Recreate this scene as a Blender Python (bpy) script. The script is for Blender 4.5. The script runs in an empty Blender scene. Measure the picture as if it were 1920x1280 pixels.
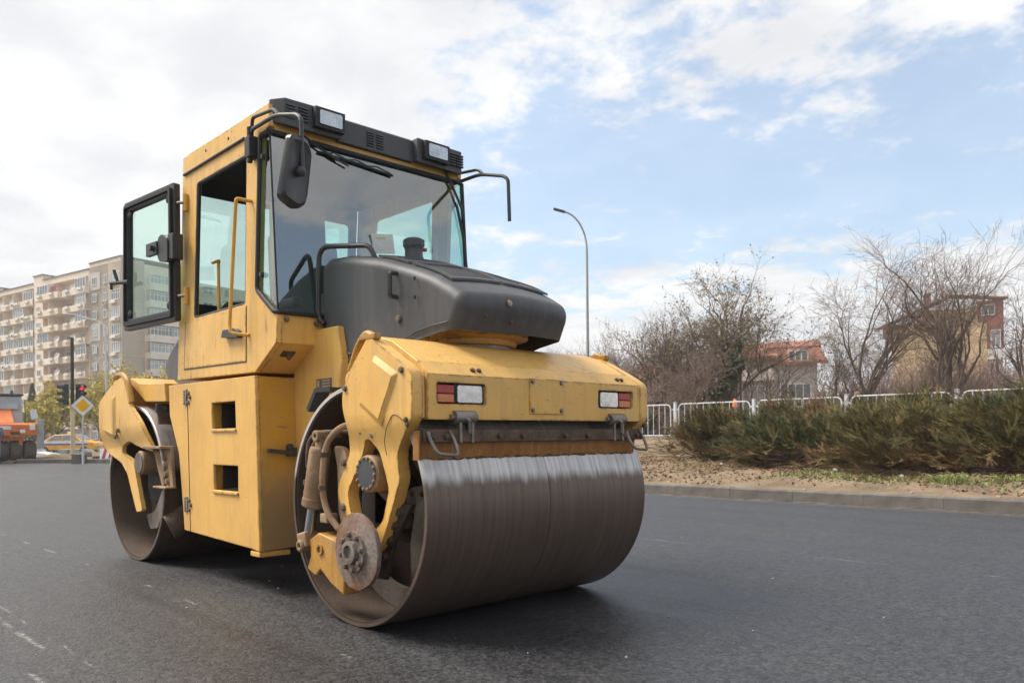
import bpy, bmesh, math, random
import numpy as np
from mathutils import Vector, Matrix
from mathutils.geometry import tessellate_polygon

# world axes: +X runs along the road (towards the viewer), +Y across it (towards the verge), metres
S = bpy.context.scene
COL = S.collection
PI = math.pi

# ------------------------------------------------------------------ camera
YAW, ROLL = -0.8217, -0.0087
fwd = Vector((math.sin(YAW), math.cos(YAW), 0))
rgt0 = Vector((math.cos(YAW), -math.sin(YAW), 0))
rgt = rgt0 * math.cos(ROLL) + Vector((0, 0, math.sin(ROLL)))
up = -rgt0 * math.sin(ROLL) + Vector((0, 0, math.cos(ROLL)))
cam_d = bpy.data.cameras.new('camera')
cam = bpy.data.objects.new('camera', cam_d)
COL.objects.link(cam)
cm = Matrix((rgt, up, -fwd)).transposed().to_4x4()
cm.translation = Vector((5.0198, -3.0634, 0.9557))
cam.matrix_world = cm
cam_d.sensor_width = 36
cam_d.lens = 1502 / 1920 * 36
cam_d.shift_x = (960 - 922.85) / 1920
cam_d.shift_y = (817.6 - 640) / 1920
cam_d.clip_start = 0.1
cam_d.clip_end = 2000
cam_d.dof.use_dof = True
cam_d.dof.focus_distance = 5.4
cam_d.dof.aperture_fstop = 6.3
S.camera = cam

# ------------------------------------------------------------------ sky, sun, exposure
SUN_DIR = Vector((-0.50, -0.36, 0.79)).normalized()
sun_el = math.asin(SUN_DIR.z)
sun_rot = math.atan2(SUN_DIR.x, SUN_DIR.y)
W = bpy.data.worlds.new('World')
S.world = W
W.use_nodes = True


class NT:
    """small helper to write node trees"""
    def __init__(s, tree):
        s.t = tree
        s.t.nodes.clear()

    def n(s, typ, ins=None, **kw):
        nd = s.t.nodes.new(typ)
        for k, v in kw.items():
            setattr(nd, k, v)
        for k, v in (ins or {}).items():
            s.set(nd, k, v)
        return nd

    def set(s, nd, k, v):
        sock = nd.inputs[k]
        if isinstance(v, bpy.types.NodeSocket):
            s.t.links.new(v, sock)
        elif isinstance(v, bpy.types.Node):
            s.t.links.new(v.outputs[0], sock)
        else:
            if sock.type == 'RGBA' and not isinstance(v, (int, float)) and len(v) == 3:
                v = (*v, 1)
            sock.default_value = v

    def m(s, op, a, b=0.0, c=None, clamp=False):
        nd = s.n('ShaderNodeMath', operation=op, use_clamp=clamp)
        s.set(nd, 0, a)
        s.set(nd, 1, b)
        if c is not None:
            s.set(nd, 2, c)
        return nd.outputs[0]

    def rng(s, v, a, b, c=0.0, d=1.0, smooth=False):
        nd = s.n('ShaderNodeMapRange', {'Value': v, 'From Min': a, 'From Max': b, 'To Min': c, 'To Max': d})
        if smooth:
            nd.interpolation_type = 'SMOOTHSTEP'
        return nd.outputs[0]

    def noise(s, vec, scale, detail=4.0, rough=0.55, dist=0.0):
        nd = s.n('ShaderNodeTexNoise', {'Scale': scale, 'Detail': detail, 'Roughness': rough, 'Distortion': dist})
        if vec is not None:
            s.set(nd, 'Vector', vec)
        return nd.outputs['Fac']

    def mix(s, f, a, b, blend='MIX'):
        nd = s.n('ShaderNodeMix', data_type='RGBA', blend_type=blend)
        s.set(nd, 0, f)
        for k, v in ((6, a), (7, b)):
            s.set(nd, k, v)
        return nd.outputs[2]

    def mapping(s, vec, scale=(1, 1, 1), loc=(0, 0, 0)):
        return s.n('ShaderNodeMapping', {'Vector': vec, 'Scale': scale, 'Location': loc}).outputs[0]


def build_world():
    k = NT(W.node_tree)
    sky = k.n('ShaderNodeTexSky', sky_type='NISHITA', sun_disc=False, sun_elevation=sun_el, sun_rotation=sun_rot,
              altitude=500, air_density=1.0, dust_density=3.0, ozone_density=1.2)
    tc = k.n('ShaderNodeTexCoord')
    sep = k.n('ShaderNodeSeparateXYZ', {0: tc.outputs['Generated']})
    x, y, z = sep.outputs
    zz = k.m('MAXIMUM', z, 0.0)
    den = k.m('ADD', zz, 0.16)
    px = k.m('DIVIDE', x, den)
    py = k.m('DIVIDE', y, den)
    pv = k.n('ShaderNodeCombineXYZ', {0: px, 1: py, 2: 0.37}).outputs[0]
    n1 = k.noise(pv, 0.9, 3, 0.5, 0.3)
    n2 = k.noise(k.mapping(pv, (1, 1, 1), (3.1, 7.7, 0)), 6.0, 9, 0.60, 0.12)
    n3 = k.noise(pv, 15.0, 6, 0.62, 0.2)
    # weather: the cloud deck thickens across the road to the west, the horizon is veiled
    side = k.m('ADD', k.m('MULTIPLY', x, -0.68), k.m('MULTIPLY', y, -0.73))
    deck = k.rng(side, -0.06, 0.34, -0.05, 0.45, True)
    veil = k.rng(zz, 0.05, 0.28, 0.34, -0.02, True)
    high = k.rng(zz, 0.30, 0.42, 0.0, 0.17, True)
    d = k.m('ADD', k.m('MULTIPLY', n1, 0.34), k.m('MULTIPLY', n2, 0.74))
    d = k.m('ADD', d, k.m('MULTIPLY', n3, 0.26))
    d = k.m('ADD', d, deck)
    d = k.m('ADD', d, veil)
    d = k.m('ADD', d, high)
    # a broken overcast lies to the south, up the road
    d = k.m('ADD', d, k.rng(x, 0.05, 0.55, 0.0, 0.0, True))
    fac = k.rng(d, 0.645, 0.83, 0.28, 0.97, True)
    # cloud colour: bright thin edges, softer grey thick middles
    shade = k.noise(k.mapping(pv, (1, 1, 1), (9.0, 1.2, 0)), 2.6, 7, 0.58, 0.2)
    ccol = k.mix(k.rng(shade, 0.35, 0.68, 0, 1, True), (0.57, 0.565, 0.56), (0.45, 0.453, 0.465))
    bg1 = k.n('ShaderNodeBackground', {'Color': k.mix(1.0, sky.outputs[0], (0.94, 1.03, 1.0), 'MULTIPLY'), 'Strength': 0.125})
    bg2 = k.n('ShaderNodeBackground', {'Color': ccol, 'Strength': 1.0})
    mx = k.n('ShaderNodeMixShader', {0: fac, 1: bg1.outputs[0], 2: bg2.outputs[0]})
    out = k.n('ShaderNodeOutputWorld')
    k.t.links.new(mx.outputs[0], out.inputs[0])


build_world()
sun_d = bpy.data.lights.new('sun', 'SUN')
sun_d.energy = 3.0
sun_d.angle = math.radians(24)
sun_d.color = (1.0, 0.95, 0.87)
sun = bpy.data.objects.new('sun', sun_d)
COL.objects.link(sun)
sun.rotation_euler = SUN_DIR.to_track_quat('Z', 'Y').to_euler()
S.view_settings.view_transform = 'Standard'
S.view_settings.look = 'None'
S.view_settings.exposure = 0.92
S.view_settings.gamma = 1.0
S.view_settings.use_curve_mapping = False
S.render.engine = 'CYCLES'
S.cycles.max_bounces = 8
S.cycles.transparent_max_bounces = 24
S.cycles.use_denoising = True

# ------------------------------------------------------------------ materials


def mat(name, col, rough=0.6, metal=0.0, col2=None, nscale=4.0, bump=0.0, bscale=80.0, spec=0.5, fine=0.06, extra=None, stretch=(1, 1, 1), contrast=(0.35, 0.65)):
    m = bpy.data.materials.new(name)
    m.use_nodes = True
    k = NT(m.node_tree)
    tc = k.n('ShaderNodeTexCoord')
    v = tc.outputs['Object']
    vs = k.mapping(v, stretch)
    c2 = col2 or tuple(min(1, c * 0.78) for c in col)
    f = k.rng(k.noise(vs, nscale, 6, 0.6), contrast[0], contrast[1])
    c = k.mix(f, col, c2)
    if fine:
        g = k.rng(k.noise(v, bscale * 1.3, 3, 0.6), 0.3, 0.7, 1 - fine * 2, 1 + fine * 2)
        c = k.mix(1.0, c, k.n('ShaderNodeCombineColor', {0: g, 1: g, 2: g}).outputs[0], 'MULTIPLY')
    p = k.n('ShaderNodeBsdfPrincipled', {'Roughness': rough, 'Metallic': metal, 'Specular IOR Level': spec})
    if extra:
        c = extra(k, v, c, p)
    k.set(p, 'Base Color', c)
    if bump:
        b = k.n('ShaderNodeBump', {'Strength': bump, 'Distance': 0.01, 'Height': k.noise(v, bscale, 5, 0.6)})
        k.set(p, 'Normal', b.outputs[0])
    o = k.n('ShaderNodeOutputMaterial')
    k.t.links.new(p.outputs[0], o.inputs[0])
    return m


def paint_extra(chips=0.60, rust=0.8, dust=0.45, streak=0.42, edge=0.95, scratch=0.75):
    def fn(k, v, c, p):
        # dust washed down in streaks, brown chips on edges of wear, faint scuffs
        st = k.rng(k.noise(k.mapping(v, (9, 9, 0.9)), 2.2, 5, 0.6), 0.48, 0.78)
        c = k.mix(k.m('MULTIPLY', st, streak), c, (0.33, 0.21, 0.085))
        du = k.rng(k.noise(v, 2.6, 7, 0.65), 0.46, 0.75)
        c = k.mix(k.m('MULTIPLY', du, dust), c, (0.46, 0.33, 0.17))
        a = k.rng(k.noise(v, 2.4, 4, 0.6), 0.52, 0.64)
        ch = k.m('MULTIPLY', k.rng(k.noise(v, 38, 6, 0.7), chips, chips + 0.03), a)
        c = k.mix(k.m('MULTIPLY', ch, 0.85), c, (0.10, 0.05, 0.028))
        ru = k.m('MULTIPLY', k.rng(k.noise(k.mapping(v, (26, 26, 4)), 1.0, 6, 0.6), 0.58, 0.7), k.rng(k.noise(v, 1.3, 3), 0.5, 0.62))
        c = k.mix(k.m('MULTIPLY', ru, rust), c, (0.22, 0.085, 0.022))
        # paint worn off along the metal edges
        bv = k.n('ShaderNodeBevel', {'Radius': 0.02}, samples=4)
        geo = k.n('ShaderNodeNewGeometry')
        dt = k.n('ShaderNodeVectorMath', {0: bv.outputs[0], 1: geo.outputs['Normal']}, operation='DOT_PRODUCT').outputs['Value']
        ed = k.rng(dt, 0.985, 0.86, 0, 1)
        we = k.m('MULTIPLY', ed, k.rng(k.noise(v, 13, 6, 0.7), 0.47, 0.56))
        c = k.mix(k.m('MULTIPLY', we, edge), c, (0.11, 0.055, 0.032))
        sc = k.m('MULTIPLY', k.rng(k.noise(k.mapping(v, (34, 9, 60)), 1.0, 5, 0.65), 0.62, 0.68), k.rng(k.noise(v, 2.1, 4, 0.6), 0.47, 0.58))
        c = k.mix(k.m('MULTIPLY', sc, scratch), c, (0.20, 0.11, 0.075))
        k.set(p, 'Roughness', k.rng(du, 0, 1, 0.38, 0.68))
        return c
    return fn


def box_dust(k, v, c, p):
    c = paint_extra(0.66, 0.25, 0.3, 0.3)(k, v, c, p)
    z = k.n('ShaderNodeSeparateXYZ', {0: v}).outputs[2]
    # road dirt splashed up from the drum: a ragged stain with its own edge
    s = k.m('ADD', z, k.m('MULTIPLY', k.noise(v, 4.0, 7, 0.65), 0.9))
    f = k.rng(s, 1.05, 1.36, 0.75, 0.0, True)
    return k.mix(f, c, (0.30, 0.20, 0.115))


M = {}
YA, YB = (0.77, 0.455, 0.125), (0.71, 0.395, 0.09)
M['yellow'] = mat('yellow_paint', YA, 0.45, 0, YB, 2.0, 0.06, 240, 0.45, 0.015, paint_extra())
M['yellow_box'] = mat('dusty_yellow_paint', (0.74, 0.43, 0.11), 0.5, 0, (0.68, 0.375, 0.085), 2.5, 0.06, 240, 0.4, 0.015, paint_extra(0.67, 0.2, 0.35, 0.3))
M['yellow_front'] = mat('splashed_yellow_paint', (0.58, 0.31, 0.035), 0.5, 0, (0.50, 0.25, 0.03), 2.5, 0.06, 240, 0.4, 0.015, box_dust)
M['yellow_dark'] = mat('oily_yellow_paint', (0.56, 0.31, 0.045), 0.5, 0, (0.42, 0.21, 0.03), 3.0, 0.1, 160, 0.4, 0.03, paint_extra(0.58, 0.7, 0.4, 0.6))
M['rust_arm'] = mat('rusted_yellow_casting', (0.50, 0.255, 0.045), 0.65, 0, (0.30, 0.14, 0.03), 5.0, 0.2, 90, 0.35, 0.05, paint_extra(0.54, 0.9, 0.6, 0.7))
M['handle'] = mat('yellow_rail', (0.72, 0.39, 0.06), 0.45)
M['black'] = mat('black_rubber', (0.016, 0.016, 0.017), 0.6, bump=0.1)
M['blackpaint'] = mat('satin_black_paint', (0.025, 0.025, 0.027), 0.42, col2=(0.04, 0.038, 0.037), nscale=6)
M['plastic'] = mat('dark_grey_plastic', (0.05, 0.051, 0.055), 0.55, col2=(0.066, 0.066, 0.068), nscale=3, bump=0.05, bscale=300)


def hood_extra(k, v, c, p):
    st = k.rng(k.noise(k.mapping(v, (7, 7, 0.6)), 2.0, 6, 0.65), 0.45, 0.8)
    c = k.mix(k.m('MULTIPLY', st, 0.5), c, (0.15, 0.135, 0.125))
    du = k.rng(k.noise(v, 3.4, 8, 0.7), 0.5, 0.8)
    return k.mix(k.m('MULTIPLY', du, 0.35), c, (0.17, 0.15, 0.13))


M['hood'] = mat('weathered_grey_hood', (0.058, 0.060, 0.066), 0.5, 0, (0.073, 0.074, 0.078), 1.6, 0.05, 220, 0.45, 0.03, hood_extra)
M['mesh'] = mat('grille_mesh', (0.035, 0.035, 0.036), 0.7, bump=0.7, bscale=260)
M['steel'] = mat('worn_steel', (0.30, 0.27, 0.24), 0.45, 0.7, (0.16, 0.12, 0.09), 7, 0.15, 60, 0.5, 0.1)
M['rusty'] = mat('dirty_rusty_steel', (0.15, 0.10, 0.068), 0.7, 0.2, (0.075, 0.048, 0.032), 9, 0.3, 60, 0.4, 0.12)
M['beige'] = mat('mud_caked_beige_paint', (0.36, 0.25, 0.155), 0.75, 0, (0.22, 0.135, 0.075), 6, 0.25, 70, 0.3, 0.08)


def rust_streaks(k, v, c, p):
    w = k.rng(k.noise(k.mapping(v, (3, 70, 5)), 1.0, 6, 0.65), 0.60, 0.70)
    w = k.m('MULTIPLY', w, k.rng(k.noise(v, 3.0, 3, 0.6), 0.45, 0.6))
    return k.mix(k.m('MULTIPLY', w, 0.8), c, (0.44, 0.37, 0.30))


M['orange_rust'] = mat('orange_brown_rubber', (0.33, 0.145, 0.03), 0.6, 0, (0.22, 0.095, 0.028), 1.0, 0.2, 60, 0.4, 0.08, rust_streaks, (2, 24, 5))
M['chrome'] = mat('polished_rod', (0.42, 0.44, 0.48), 0.22, 0.9)
M['dark'] = mat('dark_oily_metal', (0.028, 0.024, 0.021), 0.7, 0.1, (0.05, 0.038, 0.03), 5, 0.3, 50)
M['discsteel'] = mat('edge_disc_steel', (0.24, 0.20, 0.175), 0.6, 0.35, (0.20, 0.10, 0.055), 6, 0.35, 45, 0.5, 0.15)


def drum_extra(k, v, c, p):
    # the rolling surface is scored in thin rings; worn film of asphalt oil in patches
    r1 = k.noise(k.mapping(v, (0.25, 34, 0.25)), 1.0, 9, 0.72)
    r2 = k.noise(k.mapping(v, (0.5, 150, 0.5)), 1.0, 3, 0.6)
    r = k.m('ADD', k.m('MULTIPLY', r1, 0.7), k.m('MULTIPLY', r2, 0.3))
    c = k.mix(k.m('MULTIPLY', k.rng(r, 0.45, 0.72), 0.26), c, (0.26, 0.21, 0.18))
    # drum coloured paler above a ragged, streaked level line
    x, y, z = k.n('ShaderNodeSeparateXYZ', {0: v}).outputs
    ragged_z = k.m('ADD', z, k.m('MULTIPLY', k.noise(k.mapping(v, (0.2, 22, 0.2)), 1.0, 5, 0.6), 0.10))
    dry = k.m('MULTIPLY', k.rng(ragged_z, 0.765, 0.835, 0, 1, True), k.rng(k.noise(k.mapping(v, (1.5, 40, 1.5)), 1.0, 5, 0.6), 0.3, 0.65, 0.45, 1.0))  # mask of the paler upper band
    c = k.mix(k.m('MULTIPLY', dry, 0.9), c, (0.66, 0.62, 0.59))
    k.set(p, 'Roughness', k.rng(k.noise(k.mapping(v, (2.5, 12, 2.5)), 1.0, 7, 0.7), 0.3, 0.7, 0.33, 0.46))
    return c


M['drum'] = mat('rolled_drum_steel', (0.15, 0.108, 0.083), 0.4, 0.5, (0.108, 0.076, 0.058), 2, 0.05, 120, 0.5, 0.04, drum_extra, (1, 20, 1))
M['drumin'] = mat('drum_inside_grime', (0.075, 0.052, 0.038), 0.75, 0.1, (0.125, 0.085, 0.06), 3, 0.2, 60, 0.4, 0.1)
M['drumplate'] = mat('dusty_grey_plate', (0.19, 0.165, 0.14), 0.7, 0.15, (0.09, 0.07, 0.055), 5, 0.3, 40, 0.4, 0.1, None, (1, 1, 0.4))


def glass(name, tint, ior=1.5):
    m = bpy.data.materials.new(name)
    m.use_nodes = True
    k = NT(m.node_tree)
    # Schlick reflection on the outer face only, so the thin pane is not counted twice
    f0 = ((ior - 1) / (ior + 1)) ** 2 * 1.9
    lw = k.n('ShaderNodeLayerWeight', {'Blend': 0.5})
    geo = k.n('ShaderNodeNewGeometry')
    sch = k.m('ADD', k.m('MULTIPLY', k.m('POWER', lw.outputs['Facing'], 5.0), 1 - f0), f0)
    sch = k.m('MULTIPLY', sch, k.m('SUBTRACT', 1.0, geo.outputs['Backfacing']))
    tr = k.n('ShaderNodeBsdfTransparent', {'Color': tint})
    gl = k.n('ShaderNodeBsdfGlossy', {'Roughness': 0.015, 'Color': (0.95, 0.97, 0.97)})
    mx = k.n('ShaderNodeMixShader', {0: sch, 1: tr.outputs[0], 2: gl.outputs[0]})
    o = k.n('ShaderNodeOutputMaterial')
    k.t.links.new(mx.outputs[0], o.inputs[0])
    return m


M['glass'] = glass('green_tinted_cab_glass', (0.80, 0.93, 0.90), 2.2)
M['doorglass'] = glass('door_glass', (0.80, 0.92, 0.87), 1.45)
M['lens'] = mat('lamp_reflector', (0.62, 0.62, 0.60), 0.18, 0.75, (0.44, 0.44, 0.43), 9, 0.15, 30)
M['amber'] = mat('amber_lens', (0.60, 0.20, 0.06), 0.15, 0, (0.5, 0.15, 0.04), 30)
M['red'] = mat('red_lens', (0.42, 0.03, 0.02), 0.15, 0, (0.3, 0.02, 0.015), 30)
M['redclip'] = mat('red_clip', (0.6, 0.03, 0.04), 0.4)
M['paper'] = mat('paper_sheet', (0.75, 0.78, 0.74), 0.8)
M['papergreen'] = mat('yellow_green_print', (0.55, 0.62, 0.20), 0.8)
M['label'] = mat('grey_decal', (0.12, 0.10, 0.08), 0.6)
M['labelprint'] = mat('decal_print', (0.42, 0.34, 0.2), 0.6)
M['seat'] = mat('black_seat_vinyl', (0.012, 0.013, 0.014), 0.55)
M['interior'] = mat('cab_lining', (0.016, 0.016, 0.017), 0.85)


# ------------------------------------------------------------------ mesh building
class MB:
    def __init__(s):
        s.v = []
        s.f = []
        s.m = []

    def add(s, verts, faces, mi=0):
        o = len(s.v)
        s.v += [tuple(p) for p in verts]
        s.f += [tuple(i + o for i in f) for f in faces]
        s.m += [mi] * len(faces)
        return s

    def box(s, x0, x1, y0, y1, z0, z1, mi=0):
        v = [(x, y, z) for x in (x0, x1) for y in (y0, y1) for z in (z0, z1)]
        return s.add(v, [(0, 1, 3, 2), (4, 6, 7, 5), (0, 4, 5, 1), (2, 3, 7, 6), (0, 2, 6, 4), (1, 5, 7, 3)], mi)

    def obox(s, c, a, b, d, mi=0):
        c, a, b, d = map(Vector, (c, a, b, d))
        v = [c + i * a + j * b + l * d for i in (-1, 1) for j in (-1, 1) for l in (-1, 1)]
        return s.add(v, [(0, 1, 3, 2), (4, 6, 7, 5), (0, 4, 5, 1), (2, 3, 7, 6), (0, 2, 6, 4), (1, 5, 7, 3)], mi)

    def prism(s, poly, a0, a1, axis='y', mi=0):
        n = len(poly)
        def P(p, a):
            return {'y': (p[0], a, p[1]), 'x': (a, p[0], p[1]), 'z': (p[0], p[1], a)}[axis]
        v = [P(p, a0) for p in poly] + [P(p, a1) for p in poly]
        f = [tuple(range(n)), tuple(range(2 * n - 1, n - 1, -1))]
        f += [(i, i + n, (i + 1) % n + n, (i + 1) % n) for i in range(n)]
        return s.add(v, f, mi)

    def plate(s, outline, holes, a0, a1, axis='y', mi=0):
        loops = [outline] + list(holes)
        flat = [p for l in loops for p in l]
        tris = tessellate_polygon([[Vector((p[0], p[1], 0)) for p in l] for l in loops])
        n = len(flat)
        def P(p, a):
            return {'y': (p[0], a, p[1]), 'x': (a, p[0], p[1]), 'z': (p[0], p[1], a)}[axis]
        v = [P(p, a0) for p in flat] + [P(p, a1) for p in flat]
        f = [tuple(t) for t in tris] + [tuple(i + n for i in reversed(t)) for t in tris]
        o = 0
        for l in loops:
            m = len(l)
            f += [(o + i, o + i + n, o + (i + 1) % m + n, o + (i + 1) % m) for i in range(m)]
            o += m
        return s.add(v, f, mi)

    def tube(s, pts, r, n=8, mi=0, caps=True):
        pts = [Vector(p) for p in pts]
        rs = r if isinstance(r, (list, tuple)) else [r] * len(pts)
        v = []
        ref = None
        for i, p in enumerate(pts):
            t = (pts[min(i + 1, len(pts) - 1)] - pts[max(i - 1, 0)]).normalized()
            if ref is None:
                ref = t.orthogonal().normalized()
            else:
                ref = (ref - t * ref.dot(t))
                ref = ref.normalized() if ref.length > 1e-6 else t.orthogonal().normalized()
            b = t.cross(ref)
            v += [p + (ref * math.cos(2 * PI * j / n) + b * math.sin(2 * PI * j / n)) * rs[i] for j in range(n)]
        f = []
        for i in range(len(pts) - 1):
            for j in range(n):
                a, c = i * n + j, i * n + (j + 1) % n
                f.append((a, c, c + n, a + n))
        if caps:
            f.append(tuple(range(n - 1, -1, -1)))
            f.append(tuple(range((len(pts) - 1) * n, len(pts) * n)))
        return s.add(v, f, mi)

    def rtube(s, pts, r, bend=0.05, n=8, mi=0, seg=5):
        return s.tube(rounded(pts, bend, seg), r, n, mi)

    def lathe(s, prof, org, axis, n=32, mi=0, closed=False):
        org, ax = Vector(org), Vector(axis).normalized()
        a = ax.orthogonal().normalized()
        b = ax.cross(a)
        v = []
        for (r, h) in prof:
            v += [org + ax * h + (a * math.cos(2 * PI * j / n) + b * math.sin(2 * PI * j / n)) * r for j in range(n)]
        f = []
        m = len(prof)
        for i in range(m if closed else m - 1):
            for j in range(n):
                p, q = i * n + j, i * n + (j + 1) % n
                i2 = ((i + 1) % m) * n
                f.append((p, q, i2 + (j + 1) % n, i2 + j))
        if not closed:
            f.append(tuple(range(n - 1, -1, -1)))
            f.append(tuple(range((m - 1) * n, m * n)))
        return s.add(v, f, mi)

    def cyl(s, p0, p1, r, n=16, mi=0):
        p0, p1 = Vector(p0), Vector(p1)
        return s.lathe([(r, 0), (r, (p1 - p0).length)], p0, p1 - p0, n, mi)

    def ball(s, c, r, n=10, mi=0, sc=(1, 1, 1)):
        c = Vector(c)
        v, f = [], []
        m = n // 2
        for i in range(m + 1):
            th = PI * (0.02 + 0.96 * i / m)
            for j in range(n):
                ph = 2 * PI * j / n
                v.append(c + Vector((math.sin(th) * math.cos(ph) * sc[0], math.sin(th) * math.sin(ph) * sc[1], math.cos(th) * sc[2])) * r)
        for i in range(m):
            for j in range(n):
                f.append((i * n + j, (i + 1) * n + j, (i + 1) * n + (j + 1) % n, i * n + (j + 1) % n))
        f.append(tuple(range(n)))
        f.append(tuple(range((m + 1) * n - 1, m * n - 1, -1)))
        return s.add(v, f, mi)

    def map(s, fn):
        s.v = [tuple(fn(*p)) for p in s.v]
        return s

    def build(s, name, mats, parent=None, bevel=0.0, seg=2, ang=35, wn=True):
        me = bpy.data.meshes.new(name)
        me.from_pydata(s.v, [], s.f)
        me.polygons.foreach_set('material_index', s.m)
        bm = bmesh.new()
        bm.from_mesh(me)
        bmesh.ops.recalc_face_normals(bm, faces=bm.faces)
        if bevel:
            es = [e for e in bm.edges if len(e.link_faces) == 2 and e.calc_face_angle(0) > math.radians(28)]
            bmesh.ops.bevel(bm, geom=es, offset=bevel, segments=seg, profile=0.5, affect='EDGES', clamp_overlap=True)
        bm.to_mesh(me)
        bm.free()
        me.polygons.foreach_set('use_smooth', [True] * len(me.polygons))
        me.set_sharp_from_angle(angle=math.radians(ang if not bevel else 50))
        return link(name, me, mats, parent, wn and bevel)


def link(name, me, mats, parent=None, wn=False):
    for m in (mats if isinstance(mats, (list, tuple)) else [mats]):
        me.materials.append(M[m] if isinstance(m, str) else m)
    o = bpy.data.objects.new(name, me)
    COL.objects.link(o)
    if parent is not None:
        o.parent = parent
    if wn:
        w = o.modifiers.new('wn', 'WEIGHTED_NORMAL')
        w.keep_sharp = True
    return o


def rounded(pts, r, seg=5, closed=False):
    pts = [Vector(p) for p in pts]
    n = len(pts)
    out = []
    for i in range(n):
        if not closed and i in (0, n - 1):
            out.append(pts[i])
            continue
        a, b, c = pts[i - 1], pts[i], pts[(i + 1) % n]
        d1, d2 = (a - b), (c - b)
        l = min(r, d1.length * 0.45, d2.length * 0.45)
        p, q = b + d1.normalized() * l, b + d2.normalized() * l
        for j in range(seg + 1):
            t = j / seg
            out.append(p * (1 - t) ** 2 + b * 2 * t * (1 - t) + q * t * t)
    return out


def rpoly(pts, r, seg=4):
    return [(p.x, p.y) for p in rounded([(a, b, 0) for a, b in pts], r, seg, True)]


def thing(name, label, cat, loc=(0, 0, 0), rz=0.0, group=None):
    o = bpy.data.objects.new(name, None)
    COL.objects.link(o)
    o.location = loc
    o.rotation_euler = (0, 0, rz)
    o.empty_display_size = 0.2
    return tag(o, label, cat, group)


def tag(o, label, cat, group=None):
    o['label'] = label
    o['category'] = cat
    if group:
        o['group'] = group
    return o


def kind(o, k, label=None):
    o['kind'] = k
    if label:
        o['label'] = label
    return o


def dup(root, loc, rz, label=None, scale=None):
    r = root.copy()
    COL.objects.link(r)
    r.location = loc
    r.rotation_euler = (0, 0, rz)
    if scale:
        r.scale = scale
    if label:
        r['label'] = label
    for ch in list(root.children):
        c = ch.copy()
        COL.objects.link(c)
        c.parent = r
        for g in list(ch.children):
            d = g.copy()
            COL.objects.link(d)
            d.parent = c
    return r


def np_mesh(name, V, F, mats, parent=None, mi=None, smooth=False):
    """V (n,3), F (m,k) arrays -> linked object"""
    V = np.asarray(V, dtype=np.float32)
    F = np.asarray(F, dtype=np.int32)
    k = F.shape[1]
    me = bpy.data.meshes.new(name)
    me.vertices.add(len(V))
    me.vertices.foreach_set('co', V.ravel())
    me.loops.add(F.size)
    me.loops.foreach_set('vertex_index', F.ravel())
    me.polygons.add(len(F))
    me.polygons.foreach_set('loop_start', np.arange(0, F.size, k, dtype=np.int32))
    if mi is not None:
        me.polygons.foreach_set('material_index', np.asarray(mi, dtype=np.int32))
    me.polygons.foreach_set('use_smooth', np.full(len(F), smooth))
    me.update(calc_edges=True)
    me.validate()
    return link(name, me, mats, parent)


# ------------------------------------------------------------------ ground, road, kerb, verge
rng = np.random.default_rng(7)


def sstep(a, b, x):
    t = np.clip((x - a) / (b - a), 0, 1)
    return t * t * (3 - 2 * t)


def vnoise(x, y, seed=0):
    """cheap value noise for heights"""
    x, y = np.asarray(x, float), np.asarray(y, float)
    xi, yi = np.floor(x), np.floor(y)
    fx, fy = x - xi, y - yi
    fx, fy = fx * fx * (3 - 2 * fx), fy * fy * (3 - 2 * fy)
    def h(a, b):
        s = np.sin(a * 127.1 + b * 311.7 + seed * 74.7) * 43758.5453
        return s - np.floor(s)
    return (h(xi, yi) * (1 - fx) + h(xi + 1, yi) * fx) * (1 - fy) + (h(xi, yi + 1) * (1 - fx) + h(xi + 1, yi + 1) * fx) * fy


def base_h(u, v):
    """open ground: level by the road, dips at the cross street, rises again in the park behind"""
    dip = sstep(-37, -45, u) * (1 - sstep(-60, -70, u))
    rise = sstep(-62, -78, u)
    return -0.03 - 0.75 * dip + 0.35 * rise


def verge_h(u, v):
    k = sstep(-27, -18, u)
    h = 0.13 + np.clip((v - 8.0) / 11.0, 0, 1) * 0.72 * k
    b = (vnoise(u * 0.9, v * 0.9, 1) - 0.5) * 0.10 + (vnoise(u * 3.1, v * 3.1, 2) - 0.5) * 0.05 + (vnoise(u * 9, v * 9, 3) - 0.5) * 0.018
    return h + b * np.clip((v - 7.95) / 0.8, 0, 1)


def grid_mesh(name, us, vs, hf, m, parent=None, mask=None):
    U, Vv = np.meshgrid(us, vs, indexing='ij')
    Z = hf(U, Vv)
    V = np.stack([U, Vv, Z], -1).reshape(-1, 3)
    nu, nv = len(us), len(vs)
    i, j = np.meshgrid(np.arange(nu - 1), np.arange(nv - 1), indexing='ij')
    a = (i * nv + j).ravel()
    F = np.stack([a, a + nv, a + nv + 1, a + 1], -1)
    if mask is not None:
        c = V[F].mean(1)
        F = F[mask(c[:, 0], c[:, 1])]
    return np_mesh(name, V, F, m, parent, smooth=True)


M['soil'] = mat('far_ground', (0.15, 0.13, 0.085), 0.95, 0, (0.10, 0.115, 0.05), 0.35, 0.3, 6)
ground = grid_mesh('ground', np.concatenate([np.linspace(-900, -130, 14), np.linspace(-120, -34, 44), np.linspace(-30, 60, 10)]),
                   np.concatenate([np.linspace(-600, -40, 12), np.linspace(-35, 60, 30), np.linspace(75, 700, 14)]), base_h, 'soil')
kind(ground, 'structure', 'bare ground and thin grass beyond the road')


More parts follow.
